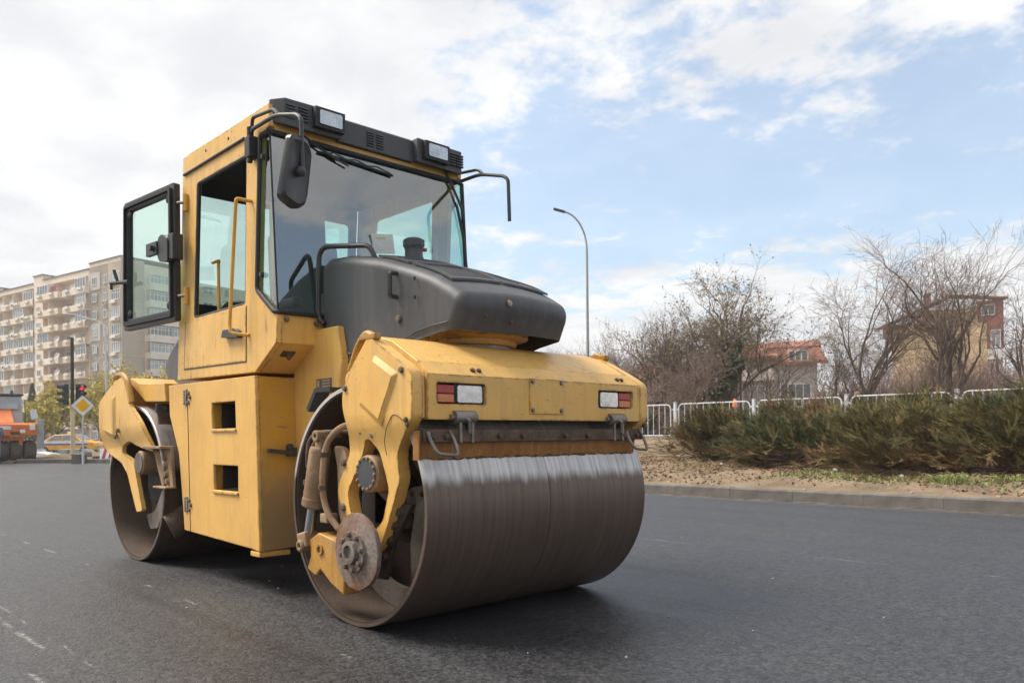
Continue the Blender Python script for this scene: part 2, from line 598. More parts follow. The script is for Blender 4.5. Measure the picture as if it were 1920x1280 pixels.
def asphalt_mat():
    m = bpy.data.materials.new('fresh_asphalt')
    m.use_nodes = True
    k = NT(m.node_tree)
    tc = k.n('ShaderNodeTexCoord')
    v = tc.outputs['Object']
    x, y, z = k.n('ShaderNodeSeparateXYZ', {0: v}).outputs
    big = k.noise(k.mapping(v, (0.35, 1.0, 1)), 0.7, 4, 0.6)
    lanes = k.noise(k.mapping(v, (0.04, 1.3, 1)), 1.0, 4, 0.6)
    base = k.mix(k.rng(big, 0.3, 0.7), (0.022, 0.0212, 0.0225), (0.031, 0.030, 0.0312))
    base = k.mix(k.rng(lanes, 0.46, 0.56), base, (0.021, 0.0205, 0.0225))
    vor = k.n('ShaderNodeTexVoronoi', {'Vector': v, 'Scale': 75.0, 'Randomness': 1.0})
    cell = k.n('ShaderNodeSeparateColor', {0: vor.outputs['Color']}).outputs[0]
    vor2 = k.n('ShaderNodeTexVoronoi', {'Vector': v, 'Scale': 34.0, 'Randomness': 1.0})
    cell2 = k.n('ShaderNodeSeparateColor', {0: vor2.outputs['Color']}).outputs[1]
    g = k.m('ADD', k.m('POWER', k.rng(cell, 0, 1, 0.25, 1.40), 1.8), k.rng(cell2, 0, 1, 0.0, 0.7))
    base = k.mix(1.0, base, k.n('ShaderNodeCombineColor', {0: g, 1: g, 2: g}).outputs[0], 'MULTIPLY')
    # pale scuffed chalk lines snapped along the road
    wob = k.rng(k.noise(v, 2.2, 6, 0.68), 0, 1, -0.055, 0.055)
    tot = None
    for (v0, w, dens, sc) in ((-1.155, 0.012, 0.56, 2.3), (-2.08, 0.012, 0.44, 1.5), (-2.0, 0.008, 0.52, 2.6), (-2.22, 0.010, 0.58, 2.4), (3.0, 0.008, 0.45, 0.8), (-3.6, 0.012, 0.54, 1.5)):
        d = k.m('ABSOLUTE', k.m('ADD', k.m('SUBTRACT', y, v0), wob))
        line = k.rng(d, w * 0.3, w * 1.5, 1, 0, True)
        br = k.rng(k.noise(k.mapping(v, (sc, 1.5, 1), (v0 * 3, v0, 0)), 1.0, 3, 0.6), dens, dens + 0.05)
        gr = k.rng(k.noise(v, 38, 6, 0.78), 0.44, 0.60)
        l = k.m('MULTIPLY', k.m('MULTIPLY', line, br), gr)
        tot = l if tot is None else k.m('MAXIMUM', tot, l)
    base = k.mix(k.m('MULTIPLY', tot, 0.70), base, (0.42, 0.395, 0.37))
    # scattered grey scuffs and crushed chalk
    sc = k.m('MULTIPLY', k.rng(k.noise(k.mapping(v, (1.4, 9, 1)), 1.6, 5, 0.65), 0.70, 0.76), k.rng(k.noise(v, 55, 4, 0.7), 0.4, 0.6))
    base = k.mix(k.m('MULTIPLY', sc, 0.45), base, (0.30, 0.285, 0.275))
    # sandy dust caught along the gutter
    gut = k.m('MULTIPLY', k.rng(y, 7.25, 7.8, 0, 1, True), k.rng(k.noise(v, 6, 6, 0.7), 0.42, 0.6))
    base = k.mix(k.m('MULTIPLY', gut, 0.7), base, (0.22, 0.175, 0.135))
    h = k.m('ADD', k.m('MULTIPLY', vor.outputs['Distance'], -1.0), k.m('MULTIPLY', k.noise(v, 160, 3, 0.6), 0.6))
    b = k.n('ShaderNodeBump', {'Strength': 0.35, 'Distance': 0.006, 'Height': h})
    p = k.n('ShaderNodeBsdfPrincipled', {'Base Color': base, 'Roughness': k.m('ADD', k.rng(big, 0.3, 0.7, 0.42, 0.54), k.rng(lanes, 0.46, 0.56, 0.06, -0.03)), 'Specular IOR Level': 0.6, 'Normal': b.outputs[0]})
    o = k.n('ShaderNodeOutputMaterial')
    k.t.links.new(p.outputs[0], o.inputs[0])
    return m


M['asphalt'] = asphalt_mat()
road = MB()
road.prism([(22, -30), (22, 7.86), (-26.5, 7.86), (-29.4, 7.72), (-31.5, 7.0), (-32.7, 6.0), (-33.2, 4.6), (-36, -30)], -0.12, 0.0, 'z')
r_ = road.build('road', 'asphalt')
kind(r_, 'structure', 'freshly rolled dark asphalt road')
cross = MB()
cross.prism([(-43, -40), (-43, 90), (-61, 90), (-61, -40)], -0.85, -0.762, 'z')
kind(cross.build('road', 'asphalt'), 'structure', 'sunken cross street behind the dirt mound')


def dirt_extra(k, v, c, p):
    g = k.m('MULTIPLY', k.rng(k.noise(v, 0.9, 5, 0.6), 0.52, 0.66), k.rng(k.noise(v, 9, 5, 0.7), 0.40, 0.58))
    c = k.mix(k.m('MULTIPLY', g, 0.6), c, (0.10, 0.12, 0.035))
    s = k.rng(k.noise(v, 14, 6, 0.7), 0.60, 0.70)
    return k.mix(k.m('MULTIPLY', s, 0.6), c, (0.34, 0.265, 0.195))


M['dirt'] = mat('dry_dirt', (0.245, 0.182, 0.122), 0.95, 0, (0.145, 0.105, 0.07), 1.6, 0.8, 26, 0.2, 0.12, dirt_extra)
vz = grid_mesh('verge', np.concatenate([np.linspace(-27, -12, 60), np.linspace(-11.8, 9, 170), np.linspace(9.5, 22, 12)]),
               np.concatenate([np.linspace(7.93, 12, 60), np.linspace(12.2, 20, 30), np.linspace(21, 60, 20)]), verge_h, 'dirt')
kind(vz, 'structure', 'bare dirt verge rising behind the kerb')

M['kerb'] = mat('concrete_kerb', (0.165, 0.150, 0.133), 0.85, 0, (0.11, 0.10, 0.09), 5, 0.25, 90, 0.3, 0.08)
M['kerb2'] = mat('stained_concrete_kerb', (0.158, 0.143, 0.127), 0.85, 0, (0.105, 0.095, 0.085), 4, 0.25, 90, 0.3, 0.08)
kerb = bpy.data.objects.new('kerb', None)
COL.objects.link(kerb)
kind(kerb, 'structure', 'pale concrete kerb along the verge')
kb = MB()
kb.prism([(0, -0.10), (0, 0.135), (0.02, 0.152), (0.15, 0.152), (0.15, -0.10)], 0.001, 0.983, 'x')
k0 = kb.build('kerb_stone', 'kerb', kerb, 0.005)
k0.location = (-26, 7.80, 0)
mesh2 = k0.data.copy()
mesh2.materials[0] = M['kerb2']
for i in range(1, 47):
    c = k0.copy()
    if i % 3 == 1 or i % 7 == 0:
        c.data = mesh2
    COL.objects.link(c)
    c.location = (-26 + i * 0.984, 7.80 + random.Random(i).uniform(-.006, .006), random.Random(i + 50).uniform(-.008, .005))
    c.rotation_euler = (0, 0, random.Random(i + 99).uniform(-.006, .006))
path = [(-26.0, 7.80), (-27.0, 7.79), (-28.0, 7.76), (-29.0, 7.68), (-29.95, 7.42), (-30.8, 7.0), (-31.6, 6.5), (-32.3, 5.9), (-32.8, 5.1)]
for a, b in zip(path[:-1], path[1:]):
    c = k0.copy()
    COL.objects.link(c)
    dx, dy = a[0] - b[0], a[1] - b[1]
    c.location = (b[0], b[1], 0.02)
    c.rotation_euler = (0, 0, math.atan2(dy, dx))

# dug-up corner behind the kerb: heaps of soil
def island_h(u, v):
    m = 0.04 + 0.06 * sstep(6.2, 7.2, v) + 0.14 * np.exp(-((u + 34.5) / 1.6) ** 2) * sstep(6.0, 8.0, v) + 0.10 * np.exp(-((u + 37) / 2.2) ** 2)
    m = m * sstep(-40.5, -37.5, u) - 0.6 * sstep(-38, -41, u)
    return m + (vnoise(u * 1.7, v * 1.7, 5) - 0.5) * 0.16 * sstep(-31.5, -33.0, u) + (vnoise(u * 6, v * 6, 6) - 0.5) * 0.10 * sstep(-30, -32, u)


def island_mask(u, v):
    edge = np.interp(v, [4.6, 5.1, 5.9, 6.5, 7.0, 7.42, 7.68, 7.9, 14, 40], [-33.1, -32.95, -32.45, -31.75, -30.95, -30.05, -29.1, -27, -27, -27])
    return u < edge


isl = grid_mesh('dirt_ground', np.linspace(-41, -26.9, 90), np.concatenate([np.linspace(-6, 16, 120), np.linspace(17, 40, 14)]), island_h, 'dirt', mask=island_mask)
kind(isl, 'structure', 'heaped bare soil at the dug-up road corner')
# ------------------------------------------------------------------ apartment block on the left
M['panel_a'] = mat('beige_panel', (0.76, 0.625, 0.50), 0.9, 0, (0.68, 0.555, 0.44), 0.35, 0.1, 8, 0.2, 0.04)
M['panel_b'] = mat('brown_panel', (0.50, 0.39, 0.305), 0.9, 0, (0.42, 0.33, 0.26), 0.4, 0.1, 8, 0.2, 0.04)
M['panel_g'] = mat('grey_insulated_panel', (0.46, 0.43, 0.40), 0.9, 0, (0.42, 0.39, 0.365), 0.5)
M['panel_w'] = mat('pale_parapet', (0.76, 0.67, 0.58), 0.9, 0, (0.66, 0.57, 0.48), 0.6)
M['joint'] = mat('pale_joint', (0.55, 0.46, 0.38), 0.9)
M['loggia'] = mat('loggia_wall', (0.5, 0.41, 0.33), 0.9, 0, (0.36, 0.29, 0.23), 0.5)
M['white'] = mat('white_frame', (0.78, 0.78, 0.77), 0.5)
M['pane'] = mat('window_pane', (0.055, 0.065, 0.075), 0.08, 0.0, (0.16, 0.17, 0.17), 0.7, 0, 80, 0.9, 0)
M['curtain'] = mat('curtained_pane', (0.40, 0.40, 0.39), 0.25, 0, (0.22, 0.23, 0.24), 0.9, 0, 80, 0.8, 0)
M['ac'] = mat('ac_casing', (0.62, 0.60, 0.56), 0.6)
M['dish'] = mat('pale_dish', (0.66, 0.64, 0.60), 0.6)
M['roofedge'] = mat('roof_edge', (0.16, 0.12, 0.10), 0.8)
M['cloth_red'] = mat('red_washing', (0.35, 0.04, 0.04), 0.9)
M['cloth_dark'] = mat('dark_washing', (0.05, 0.06, 0.12), 0.9)
M['ochre'] = mat('ochre_wall', (0.55, 0.33, 0.14), 0.9)

P0 = Vector((-127.9, 40.5, 0))
ED = Vector((-0.9803, -0.1976, 0)).normalized()     # along the long facade, away from the corner
EN = Vector((0.1976, -0.9803, 0)).normalized()      # out of the facade (towards the road)
apt = thing('apartment_block', 'long beige panel apartment block with stacked balconies behind the trees', 'apartment block', P0)
rb = random.Random(5)


class Fac:
    """box builder in facade coordinates: s along, o outwards, z up"""
    def __init__(s, d, n):
        s.d, s.n = d, n

    def box(s, mb, s0, s1, o0, o1, z0, z1, mi=0):
        c = s.d * (s0 + s1) / 2 + s.n * (o0 + o1) / 2 + Vector((0, 0, (z0 + z1) / 2))
        return mb.obox(c, s.d * (s1 - s0) / 2, s.n * (o1 - o0) / 2, Vector((0, 0, (z1 - z0) / 2)), mi)


FA = Fac(ED, EN)
FB = Fac(-EN, -ED)
FLH, NF = 2.8, 10
ZT = 29.0
mb = MB()
# solid core and the projecting bays of the long side
FA.box(mb, 0, 75, -14, -1.6, -1, 28.2)
for (a, b, top) in ((0.0, 9.6, 30.0), (25.6, 28.9, 30.2), (44.5, 47.8, 30.2), (60, 75, 29.5)):
    FA.box(mb, a, b, -1.6, 0.0, -1, top)
FA.box(mb, 9.6, 25.6, -1.6, 0.0, 28.2, 29.2)
FA.box(mb, 28.9, 44.5, -1.6, 0.0, 28.2, 29.0)
FA.box(mb, 47.8, 60, -1.6, 0.0, 28.2, 29.0)
mb.build('wall', 'panel_a', apt)
mb = MB()
for (a, b, z) in ((-0.1, 9.7, 30.0), (25.5, 29.0, 30.2), (44.4, 47.9, 30.2)):
    FA.box(mb, a, b, -13, 0.15, z, z + 0.16)
FA.box(mb, 9.7, 25.5, -13, 0.15, 29.2, 29.35)
FA.box(mb, 29.0, 44.4, -13, 0.15, 29.0, 29.15)
FA.box(mb, 47.9, 75, -13, 0.15, 29.0, 29.15)
mb.build('roof', 'roofedge', apt)
mb = MB()
FA.box(mb, 6.2, 9.6, 0.0, 0.12, 25.2 + 0.3, 28.2 + 0.1)
FA.box(mb, 6.2, 9.6, 0.0, 0.12, 17.1, 20.0)
mb.build('insulated_panel', 'panel_g', apt)
mb = MB()
for i in range(NF):
    FA.box(mb, 0.02, 9.58, 0.0, 0.025, i * FLH + 0.32, i * FLH + 0.40)
    FA.box(mb, 25.62, 28.88, 0.0, 0.025, i * FLH + 0.32, i * FLH + 0.40)
for s in (3.25, 6.15):
    FA.box(mb, s, s + 0.07, 0.0, 0.028, 0, 29.8)
mb.build('panel_joints', 'joint', apt)


def window(F, parent, s0, s1, z0, z1, o=0.0, n=2, curtain=None, transom=False):
    m = MB()
    t = 0.09
    F.box(m, s0, s1, o, o + 0.09, z0, z0 + t)
    F.box(m, s0, s1, o, o + 0.09, z1 - t, z1)
    for i in range(n + 1):
        c = s0 + (s1 - s0 - t) * i / n
        F.box(m, c, c + t, o, o + 0.088, z0 + t, z1 - t)
    if transom:
        F.box(m, s0 + t, s1 - t, o, o + 0.07, z1 - 0.55, z1 - 0.48)
    w = m.build('window', 'white', parent)
    m = MB()
    F.box(m, s0 + 0.03, s1 - 0.03, o + 0.004, o + 0.03, z0 + 0.03, z1 - 0.03)
    cu = rb.random() < 0.45 if curtain is None else curtain
    m.build('pane', 'curtain' if cu else 'pane', w)
    return w


def ac(F, parent, s, z, o=0.0):
    m = MB()
    F.box(m, s, s + 0.8, o + 0.05, o + 0.4, z, z + 0.55)
    F.box(m, s + 0.1, s + 0.7, o + 0.4, o + 0.42, z + 0.08, z + 0.47, 1)
    m.build('air_conditioner', ['ac', 'roofedge'], parent)


def planter(F, parent, s, z, o, w=1.3):
    m = MB()
    F.box(m, s, s + w, o, o + 0.35, z - 0.42, z)
    m.build('planter_box', 'panel_w', parent)


def dish(F, parent, s, z, o):
    c = F.d * s + F.n * o + Vector((0, 0, z))
    m = MB()
    ax = (F.n + F.d * -0.6 + Vector((0, 0, 0.35))).normalized()
    m.lathe([(0.02, 0), (0.3, 0.04), (0.48, 0.13), (0.46, 0.15), (0.28, 0.06), (0.02, 0.02)], c, ax, 12)
    m.build('satellite_dish', 'dish', parent)


for i in range(NF):
    z = i * FLH
    zt = z + 0.95
    # corner bay: wide white glazed window, narrow kitchen windows
    window(FA, apt, 0.35, 2.9, zt - 0.05, z + 2.55, 0.0, 4, transom=rb.random() < .3)
    planter(FA, apt, 1.4, zt - 0.15, 0.0, 1.5)
    if rb.random() < .6:
        ac(FA, apt, 0.4, zt - 0.75)
    window(FA, apt, 4.1, 5.3, zt + 0.1, z + 2.4, 0.0, 2)
    if rb.random() < .5:
        ac(FA, apt, 4.3, zt - 0.6)
    window(FA, apt, 7.2, 8.6, zt + 0.1, z + 2.4, 0.12, 2)
    # stair bays
    window(FA, apt, 26.6, 27.9, zt + 0.1, z + 2.3, 0.0, 2)
    window(FA, apt, 45.6, 46.9, zt + 0.1, z + 2.3, 0.0, 2)
    # loggia row 9.6 - 13 (white glazing behind a parapet) and open balcony 13 - 16.6
    m = MB()
    FA.box(m, 9.65, 16.9, -1.6, 0.9, z + 0.0, z + 0.16)
    FA.box(m, 9.65, 16.9, 0.78, 0.9, z + 0.16, z + 1.05)
    FA.box(m, 16.78, 16.9, -1.6, 0.78, z + 0.16, z + 1.05)
    m.build('balcony', 'panel_a' if rb.random() < .6 else 'panel_w', apt)
    planter(FA, apt, 10.2, z + 1.0, 0.9, 1.5)
    planter(FA, apt, 14.6, z + 1.0, 0.9, 1.3)
    if rb.random() < .62:
        window(FA, apt, 9.7, 13.1, z + 1.08, z + 2.72, 0.6, 4, transom=rb.random() < .4)
    else:
        window(FA, apt, 10.2, 12.6, z + 0.9, z + 2.3, -1.58, 2, False)
    window(FA, apt, 14.2, 15.6, z + 0.9, z + 2.3, -1.58, 2)
    if rb.random() < .5:
        dish(FA, apt, 12.8, z + 1.2, 1.15)
    # stacked projecting balconies 17.5 - 25.4
    m = MB()
    FA.box(m, 17.6, 25.5, -1.6, 1.35, z, z + 0.16)
    FA.box(m, 17.6, 25.5, 1.23, 1.35, z + 0.16, z + 1.05)
    FA.box(m, 17.6, 17.72, -1.6, 1.23, z + 0.16, z + 1.05)
    FA.box(m, 21.5, 21.62, -1.6, 1.0, z + 0.16, z + 2.8)
    m.build('balcony', 'panel_a' if rb.random() < .7 else 'panel_w', apt)
    planter(FA, apt, 19.0, z + 1.0, 1.35, 1.4)
    planter(FA, apt, 23.2, z + 1.0, 1.35, 1.4)
    window(FA, apt, 18.4, 20.4, z + 0.2, z + 2.3, -1.58, 3)
    window(FA, apt, 22.4, 24.4, z + 0.2, z + 2.3, -1.58, 3)
    if rb.random() < .45:
        window(FA, apt, 21.7, 25.4, z + 1.08, z + 2.72, 1.0, 4)
    if rb.random() < .4:
        m = MB()
        for q in range(4):
            FA.box(m, 19 + q * .5, 19.4 + q * .5, 0.9, 0.95, z + 1.5 - rb.random() * .4, z + 2.2, q % 2)
        m.build('washing', ['cloth_red', 'cloth_dark'], apt)
    dish(FA, apt, 17.5, z + 1.3, 1.5) if rb.random() < .5 else None
    # long loggias 28.9 - 44.5 and beyond
    for (a, b) in ((28.95, 44.4), (47.9, 59.9)):
        m = MB()
        FA.box(m, a, b, -1.6, 0.25, z, z + 0.16)
        FA.box(m, a, b, 0.13, 0.25, z + 0.16, z + 1.05)
        q = a + 3.9
        while q < b - 1:
            FA.box(m, q, q + .14, -1.6, 0.13, z + 0.16, z + 2.8)
            q += 3.9
        m.build('balcony', 'panel_a' if rb.random() < .6 else 'panel_w', apt)
        q = a + 0.1
        while q < b - 3:
            r = rb.random()
            if r < .42:
                window(FA, apt, q + .1, q + 3.6, z + 1.08, z + 2.72, 0.0, 4)
            else:
                window(FA, apt, q + .8, q + 2.6, z + 0.5, z + 2.3, -1.58, 2)
            planter(FA, apt, q + 1.0, z + 0.95, 0.25, 1.5)
            if rb.random() < .4:
                dish(FA, apt, q + 3.3, z + 1.2, 0.5)
            if rb.random() < .4:
                ac(FA, apt, q + 2.7, z + 0.3, 0.25)
            q += 3.9

# the end wall: blank brown panels, then white glazed balconies
for i in range(NF + 1):
    mb = MB()
    FB.box(mb, 0.06, 3.9, 0.0, 0.06, i * FLH + 0.42, i * FLH + 3.14 if i < NF else 29.8)
    mb.build('wall_panel', 'panel_b', apt)
mb = MB()
FB.box(mb, 0, 13.9, -10, -0.02, -1, 29.4)
FB.box(mb, 13.9, 30, -16, -0.6, -1, 28.0)
mb.build('wall', 'panel_a', apt)
for i in range(NF):
    z = i * FLH
    m = MB()
    FB.box(m, 4.2, 12.8, 0.0, 1.3, z, z + 0.18)
    FB.box(m, 4.2, 12.8, 1.15, 1.3, z + 0.18, z + 1.1)
    FB.box(m, 4.2, 4.32, 0.0, 1.15, z + 0.18, z + 1.1)
    m.build('balcony', 'panel_w', apt)
    window(FB, apt, 4.25, 8.2, z + 1.1, z + 2.6, 1.05, 6, transom=True)
    if rb.random() < .6:
        window(FB, apt, 8.4, 12.7, z + 1.1, z + 2.6, 1.05, 6, transom=rb.random() < .5)
    else:
        window(FB, apt, 9.2, 11.5, z + 0.5, z + 2.3, 0.0, 3)
    window(FB, apt, 15.2, 17.2, z + 1.0, z + 2.4, -0.6, 2)
    window(FB, apt, 19.5, 21.5, z + 1.0, z + 2.4, -0.6, 2)
    window(FB, apt, 24.0, 26.0, z + 1.0, z + 2.4, -0.6, 2)

# ------------------------------------------------------------------ houses on the right
M['ywall'] = mat('yellow_render', (0.64, 0.47, 0.26), 0.9, 0, (0.58, 0.42, 0.22), 0.4)
M['rbrick'] = mat('red_brick_render', (0.30, 0.115, 0.085), 0.9, 0, (0.24, 0.095, 0.07), 0.6)
M['rooftile'] = mat('orange_roof_tile', (0.31, 0.12, 0.075), 0.85, 0, (0.23, 0.088, 0.06), 1.4, 0.5, 5)
M['grey_wall'] = mat('grey_render', (0.56, 0.51, 0.46), 0.9, 0, (0.48, 0.44, 0.40), 0.5)
M['tan_wall'] = mat('tan_render', (0.50, 0.43, 0.33), 0.9, 0, (0.42, 0.36, 0.28), 0.5)


def gable_roof(mb, F, s0, s1, o0, o1, z0, z1, t=0.25, hip=0.0):
    """ridge along s; eaves at z0, ridge at z1"""
    om = (o0 + o1) / 2
    def P(s, o, z):
        return F.d * s + F.n * o + Vector((0, 0, z))
    for (oa, ob) in ((o1, om), (o0, om)):
        v = [P(s0, oa, z0), P(s1, oa, z0), P(s1 - hip, ob, z1), P(s0 + hip, ob, z1)]
        v += [p + Vector((0, 0, t)) for p in v]
        mb.add(v, [(0, 1, 2, 3), (7, 6, 5, 4), (0, 4, 5, 1), (1, 5, 6, 2), (2, 6, 7, 3), (3, 7, 4, 0)])
    if hip:
        for (sa, sb) in ((s0, s0 + hip), (s1, s1 - hip)):
            v = [P(sa, o0, z0), P(sa, o1, z0), P(sb, om, z1)]
            v += [p + Vector((0, 0, t)) for p in v]
            mb.add(v, [(0, 1, 2), (5, 4, 3), (0, 3, 4, 1), (1, 4, 5, 2), (2, 5, 3, 0)])


# yellow apartment house, seen on its blank end wall
yb = thing('apartment_house', 'tall yellow apartment house with red attic storey behind the bare trees', 'building', (-28.2, 86.0, 0))
yb.scale = (0.80, 0.80, 1.0)
yd = Vector((9.6, 2.9, 0)).normalized()
yn = Vector((2.9, -9.6, 0)).normalized()
FY = Fac(yd, yn)
m = MB()
FY.box(m, 0, 10.6, -12, 0, 0, 12.0)
m.build('wall', 'ywall', yb)
m = MB()
FY.box(m, 2.2, 9.6, -11.5, 0.02, 12.0, 13.6)
m.build('upper_wall', 'ywall', yb)
m = MB()
FY.box(m, 9.6, 12.4, -10, -0.15, 12.0, 14.2)
FY.box(m, 10.6, 12.4, -10, -0.1, 8.6, 12.0)
FY.box(m, -1.2, 2.2, -10, -0.1, 11.2, 12.3)
m.build('attic_wall', 'rbrick', yb)
m = MB()
FY.box(m, 10.6, 12.3, -10, -0.3, 0, 8.6)
m.build('side_wall', 'grey_wall', yb)
m = MB()
def yP(s, o, z):
    return yd * s + yn * o + Vector((0, 0, z))
for (q, zz) in ((((-2.0, 11.9), (4.2, 14.0), (6.6, 14.9), (12.9, 14.2)), 0.18),):
    pts = list(q)
    for (a, b) in zip(pts[:-1], pts[1:]):
        v = [yP(a[0], 0.35, a[1]), yP(b[0], 0.35, b[1]), yP(b[0], -12, b[1] + 1.2), yP(a[0], -12, a[1] + 1.2)]
        v += [p + Vector((0, 0, zz)) for p in v]
        m.add(v, [(0, 1, 2, 3), (7, 6, 5, 4), (0, 4, 5, 1), (1, 5, 6, 2), (2, 6, 7, 3), (3, 7, 4, 0)])
rf = m.build('roof', 'rooftile', yb)
m = MB()
FY.box(m, 3.6, 4.4, -2, -1.2, 14.2, 15.6)
m.build('chimney', 'rbrick', rf)
window(FY, yb, 10.0, 11.5, 12.7, 13.8, -0.15, 2, False)
window(FY, yb, 11.0, 12.1, 9.4, 11.2, -0.1, 2)
window(FY, yb, 5.4, 6.4, 12.5, 13.2, 0.02, 2)
for i in range(3):
    m = MB()
    FY.box(m, 10.6, 13.4, -0.3, 1.0, 2.6 + i * 2.8, 2.8 + i * 2.8)
    FY.box(m, 10.6, 13.4, 0.9, 1.0, 2.8 + i * 2.8, 3.6 + i * 2.8)
    m.build('balcony', 'white', yb)
    window(FY, yb, 10.9, 12.0, 0.9 + i * 2.8, 2.5 + i * 2.8, -0.3, 2)

# brick house at the right edge
rh = thing('house', 'dull red brick house at the far right edge behind the trees', 'house', (-14.2, 84.0, 0))
m = MB()
FY.box(m, 0, 14, -10, 0, 0, 9.2)
m.build('wall', 'rbrick', rh)
m = MB()
gable_roof(m, FY, -0.6, 14.6, -10.6, 0.6, 9.2, 11.0)
m.build('roof', 'roofedge', rh)
for i in range(4):
    window(FY, rh, 1.2 + i * 3, 2.6 + i * 3, 6.3, 7.8, 0, 2)

# orange-roofed house in the middle
ho = thing('house', 'grey house with an orange mansard roof and white balcony between the trees', 'house', (-27.2, 51.5, 0))
hd = Vector((5.0, 2.45, 0)).normalized()
hn = Vector((2.45, -5.0, 0)).normalized()
FH = Fac(hd, hn)
m = MB()
FH.box(m, 0.0, 3.0, -7, 0, 0.5, 6.6)
FH.box(m, 3.0, 6.2, -7, -0.5, 0.5, 6.2)
m.build('wall', 'grey_wall', ho)
m = MB()
gable_roof(m, FH, -0.5, 3.6, -7.6, 0.5, 6.5, 7.9, 0.2)
def hP(s, o, z):
    return hd * s + hn * o + Vector((0, 0, z))
v = [hP(2.9, 0.25, 6.05), hP(6.9, 0.25, 6.05), hP(6.3, -0.9, 7.25), hP(3.1, -0.9, 7.25)]
v += [p + Vector((0, 0, 0.2)) for p in v]
m.add(v, [(0, 1, 2, 3), (7, 6, 5, 4), (0, 4, 5, 1), (1, 5, 6, 2), (2, 6, 7, 3), (3, 7, 4, 0)])
gable_roof(m, FH, 2.6, 6.5, -7.2, -0.8, 7.25, 8.0, 0.2)
m.build('roof', 'rooftile', ho)
window(FH, ho, 4.2, 5.6, 6.25, 7.1, 0.1, 3, False)
m = MB()
FH.box(m, -0.3, 3.2, 0, 1.0, 4.9, 5.1)
FH.box(m, -0.3, 3.2, 0.9, 1.0, 5.1, 5.7)
m.build('balcony', 'panel_w', ho)
window(FH, ho, 0.4, 2.6, 2.6, 4.6, 0.0, 4)
window(FH, ho, 3.6, 5.8, 2.9, 4.7, -0.5, 4)
window(FH, ho, 0.3, 1.6, 1.0, 2.2, 0.0, 2)

# low roofs further left
for (loc, lab, w, zt) in (((-42.5, 57.5, 0), 'low pale house with orange roof behind the ivied tree', 7.5, 7.6), ((-56, 50.0, 0), 'distant low house with red roof left of the thicket', 9, 5.6), ((-34, 63.0, 0), 'small tan house with red roof half hidden behind twigs', 7, 7.4)):
    h2 = thing('house', lab, 'house', loc)
    m = MB()
    FH.box(m, 0, w, -7, 0, 0, zt - 1.6)
    m.build('wall', 'tan_wall', h2)
    m = MB()
    gable_roof(m, FH, -0.5, w + 0.5, -7.5, 0.6, zt - 1.6, zt, 0.2, 2.0)
    m.build('roof', 'rooftile', h2)
    for q in range(3):
        window(FH, h2, 0.8 + q * 2.2, 2.0 + q * 2.2, zt - 3.4, zt - 2.1, 0, 2)
# ------------------------------------------------------------------ air
hzm = bpy.data.materials.new('thin_haze')
hzm.use_nodes = True
_k = NT(hzm.node_tree)
_pv = _k.n('ShaderNodeVolumePrincipled', {'Color': (0.92, 0.94, 0.97), 'Density': 0.0009, 'Anisotropy': 0.3})
_o = _k.n('ShaderNodeOutputMaterial')
_k.t.links.new(_pv.outputs[0], _o.inputs['Volume'])
hb = MB().box(-960, 80, -640, 740, -2.2, 36).build('haze', hzm)
kind(hb, 'stuff', 'thin pale haze over the whole street')

# ------------------------------------------------------------------ vegetation
M['bark'] = mat('grey_brown_bark', (0.17, 0.13, 0.108), 0.95, 0, (0.11, 0.085, 0.07), 6, 0.4, 30, 0.2)
M['twig'] = mat('brown_twigs', (0.23, 0.165, 0.135), 0.95, 0, (0.17, 0.125, 0.10), 2, 0, 80, 0.2, 0)
M['twig_red'] = mat('reddish_twigs', (0.27, 0.175, 0.14), 0.95, 0, (0.21, 0.14, 0.115), 2, 0, 80, 0.2, 0)
M['bud'] = mat('olive_buds', (0.25, 0.22, 0.07), 0.8, 0, (0.20, 0.15, 0.06), 1.0, 0, 80, 0.3, 0)
M['bud_green'] = mat('fresh_green_buds', (0.20, 0.23, 0.07), 0.8, 0, (0.17, 0.17, 0.07), 1.0, 0, 80, 0.3, 0)
M['yellowleaf'] = mat('yellow_spring_leaf', (0.70, 0.55, 0.08), 0.75, 0, (0.44, 0.37, 0.07), 0.8, 0, 80, 0.3, 0)
M['ivy'] = mat('ivy_leaf', (0.062, 0.085, 0.028), 0.45, 0, (0.035, 0.055, 0.02), 2.5, 0, 80, 0.5, 0)
M['deadleaf'] = mat('dead_brown_leaf', (0.22, 0.13, 0.07), 0.9, 0, (0.14, 0.085, 0.05), 3, 0, 80, 0.2, 0)
M['conifer'] = mat('conifer_needles', (0.075, 0.085, 0.035), 0.8, 0, (0.12, 0.085, 0.035), 0.7, 0, 80, 0.2, 0)
M['juniper'] = mat('juniper_needles', (0.102, 0.092, 0.027), 0.75, 0, (0.048, 0.048, 0.018), 1.8, 0, 80, 0.3, 0)
M['juniper2'] = mat('olive_juniper_tips', (0.215, 0.168, 0.060), 0.8, 0, (0.135, 0.112, 0.038), 2.2, 0, 80, 0.3, 0)
M['juniper_dead'] = mat('browned_juniper', (0.26, 0.165, 0.075), 0.85, 0, (0.17, 0.105, 0.06), 3, 0, 80, 0.2, 0)
M['grass'] = mat('grass_blade', (0.15, 0.21, 0.045), 0.7, 0, (0.21, 0.21, 0.08), 3, 0, 80, 0.3, 0)
M['straw'] = mat('dry_straw', (0.36, 0.26, 0.16), 0.9, 0, (0.22, 0.15, 0.10), 4, 0, 80, 0.2, 0)


